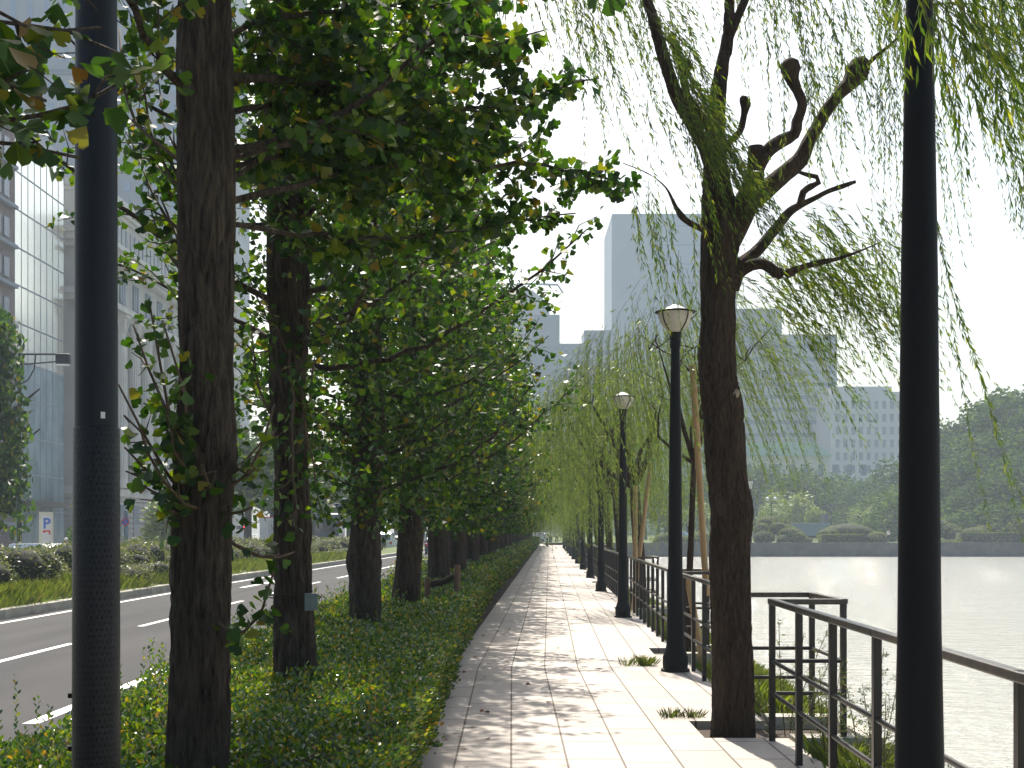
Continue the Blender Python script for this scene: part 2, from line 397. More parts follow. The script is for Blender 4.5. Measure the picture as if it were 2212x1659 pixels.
# blinds behind glass / glazing with a blue grey reflection painted into its colour
k = N('glass_over_cream_blinds'); co = k.coord('Object'); f = k.noise(co, .35, 2)
k.l(k.ramp(f, [(.3, (.86, .84, .72)), (.7, (.93, .91, .80))]), k.b.inputs['Base Color']); k.rough(.12).spec(1.0); k.b.inputs['Coat Weight'].default_value = .6; k.b.inputs['Metallic'].default_value = .8; M['blind'] = k.m
k = N('painted_reflection_glazing'); co = k.coord('Object', (1, 1, .6)); f = k.noise(co, .5, 4)
k.l(k.ramp(f, [(.3, (.09, .14, .16)), (.7, (.22, .29, .33))]), k.b.inputs['Base Color']); k.rough(.12).spec(.6); M['glaze_reflection'] = k.m

# ------------------------------------------------------------------ setting: ground, road, promenade, bank, water
def strip(name, edges, m, ys, kind='structure', side_drop=None, fn=cx, uvs=True):
    """a sheet that follows the bend; edges = list of (u, z) across, ys = stations along"""
    vs = []; fs = []; uv = []; n = len(edges)
    for y in ys:
        for uu, z in edges: vs.append((uu + fn(y), y, z)); uv.append((uu, y))
    for i in range(len(ys) - 1):
        for j in range(n - 1): fs.append((i * n + j, i * n + j + 1, (i + 1) * n + j + 1, (i + 1) * n + j))
    me = bpy.data.meshes.new(name); me.from_pydata(vs, [], fs); me.update()
    if uvs:
        l = me.uv_layers.new(name='UVMap')
        for lp in me.loops: l.data[lp.index].uv = uv[lp.vertex_index]
    o = link(name, me, m)
    if kind: o['kind'] = kind
    return o
def stations(a, b, near=1.0):
    ys = [a]
    while ys[-1] < b: ys.append(min(b, ys[-1] + near * (1 if ys[-1] < 60 else 4)))
    return ys
g = Bag().add([(-890, -55, -2.6), (890, -55, -2.6), (890, 1290, -2.6), (-890, 1290, -2.6)], [(0, 1, 2, 3)]).build('ground', M['dirt']); g['kind'] = 'structure'
# land on the left of the moat, land beyond the moat
strip('terrain', [(-885, -.45), (-.9, -.45), (1.2, -.45)], M['dirt'], stations(-50, 1285, 4))
o = Bag().b2(4, 885, 160.5, 1285, -2.5, .22).build('terrain', M['turf']); o['kind'] = 'structure'
strip('road', [(-11.75, -.35), (-3.25, -.35)], M['asphalt'], stations(-30, 600, 2), fn=rx)
strip('road', [(-24.0, -.35), (-17.6, -.35)], M['asphalt'], stations(-30, 600, 2), fn=rx)
strip('pavement', [(-46, -.2), (-24.2, -.2), (-24.2, -.36)], mk('far_sidewalk', (.36, .34, .31), (.28, .27, .25), 1, .85), stations(-30, 600, 4), fn=rx)
# cross street at the far end of the promenade
o = Bag().b2(-60, 60, 176, 192, -.35, -.0).build('road', M['asphalt']); o['kind'] = 'structure'

# promenade with tree pits cut out
PITS = [(10.55, 11.5), (17.7, 18.7), (27.8, 28.8), (42.6, 43.6), (53, 54), (64, 65)]
U0, UP, UQ, U1 = -.75, 1.54, 1.86, 2.21
ys = sorted(set([-8, 176] + [y for p in PITS for y in p] + [round(y, 2) for y in np.arange(-7, 60, 1.0)] + list(range(60, 176, 4))))
vs = []; fs = []; uv = []
def V(uu, y, z): vs.append((uu + cx(y), y, z)); uv.append((uu + .006, y)); return len(vs) - 1
for a, b in zip(ys[:-1], ys[1:]):
    hit = [p for p in PITS if a >= p[0] - 1e-6 and b <= p[1] + 1e-6]
    up = U1 if not hit else UP if hit[0] is PITS[0] else UQ
    cols_ = [U0, UP, UQ, U1]; cols_ = [c for c in cols_ if c <= up + 1e-6]
    for c0, c1 in zip(cols_[:-1], cols_[1:]): fs.append([V(c0, a, 0), V(c1, a, 0), V(c1, b, 0), V(c0, b, 0)])
    d_ = -.6 if not hit else -.14
    fs.append([V(up, a, 0), V(up, a, d_), V(up, b, d_), V(up, b, 0)])
for p in PITS:
    u_ = UP if p is PITS[0] else UQ
    for y, s_ in ((p[0], 1), (p[1], -1)): fs.append([V(u_, y, -.14), V(U1, y, -.14), V(U1, y, 0), V(u_, y, 0)])
me = bpy.data.meshes.new('pavement'); me.from_pydata(vs, [], fs); me.update(); l = me.uv_layers.new(name='UVMap')
for lp in me.loops: l.data[lp.index].uv = uv[lp.vertex_index]
o = link('pavement', me, M['paving']); o['kind'] = 'structure'
sb = Bag()
for a, b in PITS: sb.b2((UP if a < 11 else UQ) + cx(a) + .002, 2.9 + cx(a), a + .002, b - .002, -.5, -.07)
o = sb.build('pavement_soil', M['soil']); o['kind'] = 'structure'
# raised kerb round the outside of each pit
kb = Bag()
for a, b in PITS:
    c0 = cx(a); kb.b2(U1 + c0 + .003, 2.92 + c0, b + .003, b + .22, -.5, .035); kb.b2(U1 + c0 + .003, 2.92 + c0, a - .22, a - .003, -.5, .035); kb.b2(2.78 + c0, 2.92 + c0, a, b, -.5, .03)
o = kb.build('kerb', M['kerb']); o['kind'] = 'structure'
# planting bed on the road side
strip('planting_bed', [(-3.1, -.35), (-3.1, -.06), (-2.95, -.05), (-.77, -.03), (-.765, -.3)], M['soil'], stations(-8, 176, 2))
ks = Bag()
for y in np.arange(-30, 176, 2.0): ks.add([(u_ + rx(yy), yy, z_) for yy in (y, y + 1.985) for u_, z_ in ((-3.28, -.348), (-3.12, -.348), (-3.12, -.20), (-3.27, -.20))], [(0, 1, 2, 3), (7, 6, 5, 4), (3, 2, 6, 7), (0, 3, 7, 4)])
o = ks.build('kerb', M['kerb']); o['kind'] = 'structure'
# median: kerbs and turf
ks = Bag()
for y in np.arange(-30, 300, 2.0):
    yy2 = y + 1.98; d = random.uniform(-.008, .008)
    for e0, e1 in ((-11.95, -11.72), (-17.62, -17.4)):
        ks.add([(u_ + rx(yy) + d, yy, z_) for yy in (y, yy2) for u_, z_ in ((e0, -.4), (e1, -.4), (e1, -.13 + d), (e0, -.12 + d))], [(0, 1, 2, 3), (7, 6, 5, 4), (3, 2, 6, 7), (1, 5, 6, 2), (0, 3, 7, 4)])
o = ks.build('kerb', M['kerb']); o['kind'] = 'structure'
strip('median', [(-17.41, -.16), (-16.5, -.02), (-14.5, .05), (-12.6, -.02), (-11.94, -.15)], M['turf'], stations(-30, 300, 2), fn=rx)
# road paint
mk_b = Bag()
def paint(u0, u1, y0, y1, z=-.345):
    n = max(1, int((y1 - y0) / 3)); 
    for i in range(n):
        a = y0 + (y1 - y0) * i / n; b = y0 + (y1 - y0) * (i + 1) / n
        mk_b.add([(u0 + rx(a), a, z), (u1 + rx(a), a, z), (u1 + rx(b), b, z), (u0 + rx(b), b, z)], [(0, 1, 2, 3)])
paint(-11.38, -11.22, -20, 300); paint(-3.62, -3.5, -20, 300)
# dashes measured from the photo: start/end stations of the two dashed lines
for s_ in range(-2, 20):
    y0 = 27.8 + s_ * 14.4; paint(-8.07, -7.92, y0, y0 + 10.2)
    y0 = 13.7 + s_ * 14.4; paint(-5.17, -5.0, y0, y0 + 10.2)
for s_ in range(-2, 10): paint(-20.9, -20.75, s_ * 14.0, s_ * 14.0 + 7)
# arrow near the median
ya = 47.0
for p_, q_ in (((-9.9, ya), (-9.9, ya + 6)), ((-9.9, ya + 3.2), (-9.3, ya + 5.2))):
    a = Vector((p_[0] + rx(p_[1]), p_[1], -.345)); b = Vector((q_[0] + rx(q_[1]), q_[1], -.345)); sd = Vector((.11, 0, 0))
    mk_b.add([a - sd, a + sd, b + sd, b - sd], [(0, 1, 2, 3)])
mk_b.add([(-10.25 + rx(ya), ya + 6, -.345), (-9.55 + rx(ya), ya + 6, -.345), (-9.9 + rx(ya), ya + 8, -.345)], [(0, 1, 2)])
o = mk_b.build('road_markings', M['white']); o['kind'] = 'structure'

# grassy bank down to the water
bys = stations(-8, 174, 1)
def bankz(uu, y): return -.10 - (uu - 2.2) * .56 + .06 * noise.noise(Vector((uu * 1.3, y * .5, 1)))
us = [2.22, 2.6, 3.1, 3.6, 4.2, 4.8, 5.4]
vs = []; fs = []
for y in bys:
    for uu in us: vs.append((uu + cx(y), y, bankz(uu, y)))
n_ = len(us)
for i in range(len(bys) - 1):
    for j_ in range(n_ - 1): fs.append((i * n_ + j_, i * n_ + j_ + 1, (i + 1) * n_ + j_ + 1, (i + 1) * n_ + j_))
me = bpy.data.meshes.new('bank'); me.from_pydata(vs, [], fs); me.update(); me.shade_smooth(); o = link('bank', me, M['turf']); o['kind'] = 'structure'
o = Bag().add([(3, -50, -1.4), (885, -50, -1.4), (885, 160.4, -1.4), (3, 160.4, -1.4)], [(0, 1, 2, 3)]).build('water', M['water']); o['kind'] = 'structure'

# ------------------------------------------------------------------ plants: builders
def bark_tube(pts, rad, seg, step, amp, freq=14.0, zs=.16, seed=0, flare=0.0):
    """a trunk with furrowed bark cut into the surface"""
    P_, R2 = catmull(pts, rad, step); vs = []; fs = []; n = len(P_)
    for i, (p, r) in enumerate(zip(P_, R2)):
        t = Vector(P_[min(i + 1, n - 1)] - P_[max(i - 1, 0)]).normalized()
        u = Vector((1, 0, 0)); u = (u - t * u.dot(t)).normalized(); w = t.cross(u)
        for k_ in range(seg):
            a = 2 * math.pi * k_ / seg; d = u * math.cos(a) + w * math.sin(a)
            q = Vector((d.x * r * freq, d.y * r * freq, p[2] * freq * zs))
            f1 = abs(noise.noise(q + Vector((seed, 0, 0)))); f2 = abs(noise.noise(q * 2.3 + Vector((0, seed, 5))))
            lump = noise.noise(Vector((d.x * 1.2 + seed, d.y * 1.2, p[2] * .9)))
            rr = r * (1 + .10 * lump) - amp * (1 - min(1, f1 * 4)) - amp * .5 * (1 - min(1, f2 * 4))
            if flare: rr += flare * math.exp(-max(p[2], 0) * 5) * (1 + .5 * math.sin(3 * a + seed))
            vs.append((p[0] + d.x * rr, p[1] + d.y * rr, p[2] + d.z * rr))
    for i in range(n - 1):
        for k_ in range(seg):
            k2 = (k_ + 1) % seg; fs.append((i * seg + k_, i * seg + k2, (i + 1) * seg + k2, (i + 1) * seg + k_))
    fs.append(tuple(range(seg - 1, -1, -1))); fs.append(tuple((n - 1) * seg + q for q in range(seg)))
    return vs, fs

class Foliage:
    def __init__(s): s.p = []; s.a = []; s.n = []; s.s = []
    def rosette(s, c, k, size, rad, rs):
        c = np.array(c, float)
        for _ in range(k):
            d = rs.normal(size=3); d /= np.linalg.norm(d) + 1e-9; d[2] -= .15
            s.p.append(c + d * rad * rs.uniform(.3, 1)); ax = d + np.array([0, 0, rs.uniform(-.9, .3)]); s.a.append(ax)
            nn = rs.normal(size=3) * .75 + np.array([0, 0, .8]); s.n.append(nn); s.s.append(size * rs.uniform(.75, 1.2))
    def build(s, name, tmpl, m, parent, twigs=None):
        return leaves(name, s.p, s.a, s.n, s.s, tmpl, m, parent, twigs)

def limb(bag, fol, p0, p1, r0, rs, leaf, twig_len=.55, k=5, gap=.11, start=.15, rise=.12, step=.22, lrad=.055, bare=False, tseg=5, r1=.005):
    p0 = np.array(p0, float); p1 = np.array(p1, float); L = np.linalg.norm(p1 - p0)
    n = max(4, int(L / .18)); side = rs.normal(size=3) * .06 * L
    pts = []
    for i in range(n + 1):
        t = i / n; pts.append(p0 + (p1 - p0) * t + np.array([0, 0, -rise * L * 4 * t * (1 - t)]) + side * math.sin(t * math.pi) + rs.normal(size=3) * .012 * (i > 0))
    rads = [r0 * (1 - i / n) ** .8 + r1 for i in range(n + 1)]
    bag.tube(pts, rads, max(tseg, 5) if r0 < .02 else 8)
    if bare: return pts
    d = (p1 - p0) / L; acc = 0.0
    for i in range(n):
        t = i / n
        if t < start: continue
        seg = pts[i + 1] - pts[i]; m_ = max(1, int(np.linalg.norm(seg) / gap))
        for q in range(m_): fol.rosette(pts[i] + seg * q / m_, k, leaf, lrad, rs)
        acc += np.linalg.norm(seg)
        while acc > step:
            acc -= step
            v = rs.normal(size=3); v -= d * v.dot(d); v /= np.linalg.norm(v) + 1e-9
            td = d * .6 + v * .8 + np.array([0, 0, .1]); td /= np.linalg.norm(td)
            tl = twig_len * rs.uniform(.5, 1.15) * (1.1 - .45 * t)
            e = pts[i] + td * tl; mid = (pts[i] + e) / 2 + rs.normal(size=3) * .03
            bag.tube([pts[i], mid, e], [.006, .0045, .002], 4, False)
            for q in range(max(1, int(tl / gap))):
                fol.rosette(pts[i] + (e - pts[i]) * (q + 1) / max(1, int(tl / gap)), k, leaf, lrad, rs)
    return pts

def ginkgo_local(seed, H=12.0, r=.16, leaf=.065, tmpl=FAN, z0=2.5, R0=2.2, n_limbs=34, k=4, gap=.13, step=.25, lean=(0, 0), detail=0, column=0, ztop_thin=99, trunk_pts=None, extra=(), shoots=(), ztop=None, mat_leaf=None, skip=None, k_top=None):
    rs = np.random.RandomState(seed); lrad_c = .10 + leaf * .6
    tp = trunk_pts or [(0, 0, -.2), (lean[0] * .1, lean[1] * .1, 1.2), (lean[0] * .3, lean[1] * .3, 3), (lean[0] * .6, lean[1] * .6, 6), (lean[0], lean[1], H)]
    tr = None
    if trunk_pts is None: tr = [r * 1.12, r, r * .93, r * .72, .02]
    else: tr = [w for *_, w in tp]; tp = [p[:3] for p in tp]
    seg, stp, amp = ((104, .024, .020) if detail == 2 else (48, .06, .012) if detail == 1 else (14, .5, .01))
    vs, fs = bark_tube(tp, tr, seg, stp, amp, 20, .13, seed, flare=.03)
    fol = Foliage(); br = Bag(); tw = Bag()
    def trunk_at(z):
        for a, b in zip(tp[:-1], tp[1:]):
            if a[2] <= z <= b[2]:
                t = (z - a[2]) / (b[2] - a[2]); return np.array(a) + (np.array(b) - np.array(a)) * t
        return np.array(tp[-1], float)
    for i in range(n_limbs):
        f = (i + .5) / n_limbs; z = z0 + (H - z0 - .3) * f ** 1.15
        if ztop and z > ztop: break
        az = i * 2.4 + rs.uniform(-.4, .4); prof = (1 - .82 * f ** .95) * 1.12 * rs.uniform(.72, 1.12)
        if z > ztop_thin and rs.random_sample() < .62: continue
        if skip and skip(az, z): continue
        Rr = R0 * prof; up = Rr * rs.uniform(.25, .75)
        p0 = trunk_at(z); p1 = p0 + np.array([math.cos(az) * Rr, math.sin(az) * Rr, up])
        limb(tw if Rr < 1 else br, fol, p0, p1, .022 * (1 - .6 * f), rs, leaf, .6, k, gap, .12, .10, step)
    for e in extra:      # (z on trunk, end point, radius, leafy start)
        p0 = trunk_at(e[0]); limb(br, fol, p0, e[1], e[2] * .55, rs, leaf, e[4] if len(e) > 4 else .6, k + 3, gap * .85, e[3] * .45, e[5] if len(e) > 5 else .08, step * .8)
    for i in range(column):
        z = rs.uniform(1.75, 8.0); a = rs.uniform(0, 6.283); q = abs(rs.normal()) * .5 + .15
        fol.rosette(trunk_at(z) + np.array([math.cos(a) * q, math.sin(a) * q, 0]), 7, leaf, lrad_c, rs)
    for e in shoots:
        p0 = trunk_at(e[0]); limb(tw, fol, p0, e[1], .007, rs, leaf, .22, 3, .09, .2, .15, .2)
    return (vs, fs), br, tw, fol

def plant_ginkgo(Y, seed, label, group='ginkgo trees lining the promenade', X=None, **kw):
    X = -1.72 + cx(Y) if X is None else X
    t = empty('ginkgo_tree', (X, Y, 0), label, 'tree', group)
    ml = kw.pop('mat_leaf', M['ginkgo']); tm = kw.get('tmpl', FAN)
    (vs, fs), br, tw, fol = ginkgo_local(seed, **kw)
    kw.pop('x', None)
    me = bpy.data.meshes.new('trunk'); me.from_pydata(vs, [], fs); me.update(); me.shade_smooth(); tr = link('trunk', me, M['bark'], t)
    if br.n: br.build('limb', M['bark'], tr, True)
    fol.build('crown', tm, [ml, M['twig']], t, tw)
    return t

def rel(t0, dx, dy, Y): p = P(dx, dy, Y); return np.array([p.x - t0[0], p.y - t0[1], p.z])

# --- the first ginkgo stands beside the photographer, only its branches reach into the picture
b0 = (-1.85, 2.1)
T0x = [(2.7, rel(b0, 285, 175, 4.3), .02, .45, .25, .02), (2.55, rel(b0, 120, 215, 3.9), .014, .4, .22, .02), (2.6, rel(b0, 165, 330, 4.0), .012, .55, .15, -.02), (2.9, rel(b0, 180, 20, 4.2), .02, .45, .28, .0), (2.4, rel(b0, -30, 130, 3.6), .02, .35, .28, .0), (2.9, rel(b0, 60, 60, 3.9), .02, .45, .26, .0),
       (3.0, rel(b0, 1340, -10, 4.7), .03, .80, .24, -.10), (3.1, rel(b0, 1180, -30, 4.8), .03, .80, .24, -.10), (3.3, rel(b0, 900, -60, 5.5), .03, .7, .3, -.06)]
T0y = [(2.6, rel(b0, 90, 130, 4.1), .012, .5, .3, .0), (2.6, rel(b0, 230, 60, 4.5), .012, .5, .3, .0), (2.5, rel(b0, 40, 190, 4.0), .012, .5, .28, .0), (2.5, rel(b0, 215, 250, 4.2), .01, .6, .2, .0), (2.8, rel(b0, 20, 20, 3.9), .012, .5, .3, .0),
       (3.0, rel(b0, 1260, -20, 4.9), .02, .85, .3, -.1), (3.1, rel(b0, 1080, -40, 5.1), .02, .85, .3, -.1)]
t_ = plant_ginkgo(2.1, 3, 'ginkgo at the left picture edge, only its nearest big leaves reaching in at the top', X=b0[0], H=9, r=.14, leaf=.075, tmpl=GINKGO, z0=4.6, n_limbs=9, k=1, extra=T0x + T0y[:3] + T0y[5:], mat_leaf=M['ginkgo_near'])

b1 = (-1.66, 6.9)
def lt(b, pts):       # trunk trace: (dx, dy, width) seen on the photo at distance b[1]
    out = []
    for dx, dy, w in pts:
        p = P(dx, dy, b[1]); out.append((p.x - b[0], 0.0, p.z, w / 2.16 * b[1] / F / 2))
    return out
tp1 = lt(b1, [(430, 1790, 136), (430, 1620, 134), (432, 1400, 134), (436, 1200, 134), (438, 1110, 132), (441, 1040, 136), (446, 985, 146), (445, 930, 136), (446, 850, 122), (446, 700, 120), (446, 500, 124), (444, 300, 120), (440, 100, 119), (440, -100, 112), (446, -600, 90), (452, -1400, 40)])
T1x = [(3.35, rel(b1, 1385, 400, 8.9), .03, .42, .42, .05), (3.3, rel(b1, 1240, 455, 8.8), .022, .5, .42, .07), (3.6, rel(b1, 1290, 165, 8.3), .026, .5, .45, .02),
       (3.8, rel(b1, 1180, 60, 8.2), .028, .4, .6, .02), (3.6, rel(b1, 1000, 215, 8.4), .024, .4, .6, .0), (3.45, rel(b1, 860, 300, 8.2), .022, .4, .6, .0), (4.0, rel(b1, 760, 60, 7.8), .024, .35, .6, .0), (3.5, rel(b1, 1090, 310, 9.0), .024, .45, .6, .0), (4.2, rel(b1, 1050, 30, 7.9), .024, .4, .6, .0)]
S1 = [(1.9, rel(b1, 275, 690, 6.7)), (1.9, rel(b1, 325, 640, 6.8)), (1.9, rel(b1, 355, 700, 6.6)), (1.8, rel(b1, 268, 830, 6.6)), (1.8, rel(b1, 300, 900, 6.5)), (1.8, rel(b1, 265, 960, 6.7)), (1.75, rel(b1, 300, 1050, 6.7)), (1.75, rel(b1, 350, 1090, 6.6)), (1.85, rel(b1, 340, 830, 6.5)), (1.85, rel(b1, 360, 930, 6.5)), (1.8, rel(b1, 330, 1000, 6.4)), (1.8, rel(b1, 280, 1010, 6.8)),
      (1.25, rel(b1, 590, 1235, 6.3)), (1.9, rel(b1, 590, 880, 6.9)), (1.85, rel(b1, 560, 1000, 6.8)), (1.8, rel(b1, 545, 1090, 6.7)), (1.8, rel(b1, 580, 930, 7.1)), (1.7, rel(b1, 640, 1190, 7.2)), (1.9, rel(b1, 440, 1010, 6.5)),
      (3.3, rel(b1, 300, 230, 7.4)), (3.2, rel(b1, 285, 330, 7.3)), (3.4, rel(b1, 300, 110, 7.3)), (3.1, rel(b1, 350, 420, 7.2)), (2.9, rel(b1, 320, 520, 7.2)), (3.0, rel(b1, 340, 350, 7.4)), (3.5, rel(b1, 260, 60, 7.3)), (3.2, rel(b1, 350, 260, 7.2))]
plant_ginkgo(6.9, 11, 'nearest whole ginkgo trunk with a swollen burl, right of the grey sleeved pole', X=b1[0], leaf=.068, tmpl=GINKGO, z0=3.6, n_limbs=36, R0=2.1, H=11, k=6, gap=.10, step=.17, trunk_pts=tp1, detail=2, ztop_thin=5.4, extra=T1x, shoots=S1, skip=lambda az, z: z < 4.6 and (math.cos(az) < -.2))

b2 = (-1.70, 10.3)
tp2 = lt(b2, [(636, 1650, 104), (637, 1500, 98), (636, 1400, 94), (632, 1250, 86), (631, 1000, 78), (622, 850, 82), (626, 700, 92), (622, 600, 98), (618, 480, 88), (612, 350, 78), (606, 200, 70), (600, 50, 64), (596, -150, 56), (590, -900, 20)])
T2x = [(3.6, rel(b2, 840, 400, 10.9), .05, .45, .6, .05), (4.6, rel(b2, 770, 70, 10.6), .05, .5, .6, .08), (3.9, rel(b2, 760, 330, 9.8), .04, .4, .6, .0), (4.2, rel(b2, 520, 330, 9.8), .03, .4, .5, .0), (3.7, rel(b2, 700, 520, 9.8), .03, .35, .5, .0), (3.3, rel(b2, 760, 700, 10.6), .02, .3, .45, .0)]
S2 = [(2.2 + .13 * i, rel(b2, x_, y_, Y_)) for i, (x_, y_, Y_) in enumerate([(700, 1000, 10.1), (560, 850, 10.4), (545, 700, 10.2), (690, 760, 9.9), (720, 900, 10.2), (560, 620, 10), (530, 560, 10.3), (720, 640, 10), (540, 760, 10.5), (700, 1100, 10), (640, 1150, 9.9)])]
plant_ginkgo(10.3, 12, 'second ginkgo trunk, the one with a small grey tag tied to it', X=b2[0], leaf=.07, tmpl=FAN, z0=2.9, n_limbs=52, R0=2.15, H=11.5, k=6, gap=.11, step=.18, column=260, trunk_pts=tp2, ztop_thin=6.4, detail=2, extra=T2x, shoots=S2)

b3 = (-1.77, 16.0)
tp3 = lt(b3, [(790, 1420, 72), (790, 1330, 68), (788, 1250, 70), (786, 1215, 78), (790, 1150, 66), (794, 1000, 68), (796, 850, 66), (792, 650, 60), (790, 400, 50), (786, 0, 36), (780, -400, 12)])
plant_ginkgo(16.0, 13, 'third ginkgo trunk with leafy shoots hanging low over the road', X=b3[0], leaf=.085, z0=2.1, n_limbs=78, R0=2.25, H=11.5, k=5, gap=.13, step=.21, column=1000, trunk_pts=tp3, detail=1, ztop_thin=8.4)
b4 = (-1.60, 19.7)
tp4 = lt(b4, [(872, 1380, 66), (876, 1300, 62), (884, 1200, 56), (890, 1100, 54), (896, 900, 54), (900, 600, 46), (904, 200, 30), (904, -100, 12)])
plant_ginkgo(19.7, 14, 'fourth ginkgo trunk, leaning slightly right, before the wooden stake frame', X=b4[0], leaf=.09, z0=2.2, n_limbs=78, R0=2.25, H=11.5, k=5, gap=.14, step=.23, column=1000, trunk_pts=tp4, detail=1, ztop_thin=9)
for i, (Y, s_) in enumerate([(26.0, 15), (31.0, 16), (37.0, 17)]):
    plant_ginkgo(Y, s_, ['fifth ginkgo trunk from the camera, slim, behind the stake frame', 'sixth ginkgo trunk from the camera, darker, in a close pair', 'seventh ginkgo trunk from the camera, near the end of the first hedge'][i],
                 r=.22, leaf=.12, z0=2.0, n_limbs=74, R0=2.3, H=12, k=5, gap=.17, step=.30, column=900, lean=((-.1, .2), (.1, 0), (.05, .1))[i], detail=0)
far_g = None
for i in range(22):
    Y = 42.5 + i * 5.4
    if Y > 168: break
    if i < 3:
        t_ = plant_ginkgo(Y, 20 + i, ['eighth ginkgo from the camera, just past the gap in the hedge', 'ninth ginkgo from the camera behind the second hedge', 'tenth ginkgo from the camera behind the second hedge'][i], r=.22, leaf=.17, z0=1.8, n_limbs=60, R0=2.4, H=12, k=5, gap=.24, step=.42, column=700)
        far_g = (far_g or []) + [t_]
    else:
        c_ = copy_tree(far_g[i % 3]); c_.location = (-1.72 + cx(Y), Y, 0); c_.rotation_euler = (0, 0, i * 1.7); c_['label'] = ['eleventh', 'twelfth'][i - 3] + ' ginkgo from the camera, merging into the far row' if i < 5 else 'very far ginkgo in the row merging toward the vanishing point'

# ------------------------------------------------------------------ willows
class Strands:
    def __init__(s): s.p = []; s.a = []; s.n = []; s.s = []; s.tw = Bag()
    def add(s, p0, L, wind, rs, leaf=.085, gap=.045, out=(0, 0, 0), r=.002, step=.09, per=2):
        p = np.array(p0, float); d = np.array(out, float) + np.array([0, 0, -.2]); pts = [p.copy()]
        w = np.array([wind[0], wind[1], -1.0]); w /= np.linalg.norm(w); n = max(3, int(L / step)); wob = rs.normal(size=3) * .12
        for i in range(n):
            t = i / n
            d = d * .80 + w * .20 * (1 + .2 * math.sin(i * .7)) + wob * .04 * math.sin(i * .35) + rs.normal(size=3) * .02
            dd = d / (np.linalg.norm(d) + 1e-9); p = p + dd * step; pts.append(p.copy())
            m_ = max(1, int(step / gap))
            for q in range(m_ * per):
                lf = rs.normal(size=3); lf -= dd * lf.dot(dd); lf /= np.linalg.norm(lf) + 1e-9
                s.p.append(p + dd * step * rs.random()); s.a.append(dd * .9 + lf * rs.uniform(.25, .75) + np.array([wind[0] * .3, wind[1] * .3, -.25]))
                s.n.append(rs.normal(size=3)); s.s.append(leaf * rs.uniform(.6, 1.15) * (1 - .35 * t * t))
        s.tw.tube(pts[::2] if len(pts) > 5 else pts, [r * (1 - .6 * i / max(1, len(pts[::2]) - 1)) for i in range(len(pts[::2] if len(pts) > 5 else pts))], 3, False)
    def build(s, name, m, parent): return leaves(name, s.p, s.a, s.n, s.s, LANCE, [m, M['wtwig']], parent, s.tw)

# the big willow in front: limbs traced from the photo
WB = (1.805, 10.85); wx = lambda dx, dy, dY=0.0: rel(WB, dx, dy, WB[1] + dY)
wt = empty('willow_tree', (WB[0], WB[1], 0), 'big pollarded willow with a thick furrowed trunk and knobbly limbs beside the path', 'tree', 'willows on the moat side')
def wpath(pts): return [tuple(wx(a, b, c)) for a, b, c, *_ in pts], [q[-1] / 2.16 * (WB[1] + q[2]) / F / 2 for q in pts]
pts, rad = wpath([(1583, 1680, 0, 96), (1583, 1582, 0, 93), (1582, 1450, 0, 90), (1577, 1300, 0, 88), (1576, 1180, 0, 90), (1582, 1110, 0, 96), (1571, 1040, 0, 88), (1564, 950, 0, 88), (1560, 880, 0, 86), (1552, 830, 0, 80), (1548, 765, 0, 80), (1551, 700, 0, 76), (1550, 620, 0, 80), (1555, 540, 0, 88), (1558, 480, 0, 90), (1552, 430, 0, 74), (1547, 380, 0, 56), (1546, 330, .02, 48), (1547, 250, .05, 40), (1558, 160, .1, 34), (1572, 80, .2, 27), (1580, -60, .3, 24), (1592, -300, .4, 16), (1600, -520, .5, 8)])
vs, fs = bark_tube(pts, rad, 100, .022, .016, 26, .15, 4, flare=.01)
me = bpy.data.meshes.new('trunk'); me.from_pydata(vs, [], fs); me.update(); me.shade_smooth(); wtr = link('trunk', me, M['wbark'], wt)
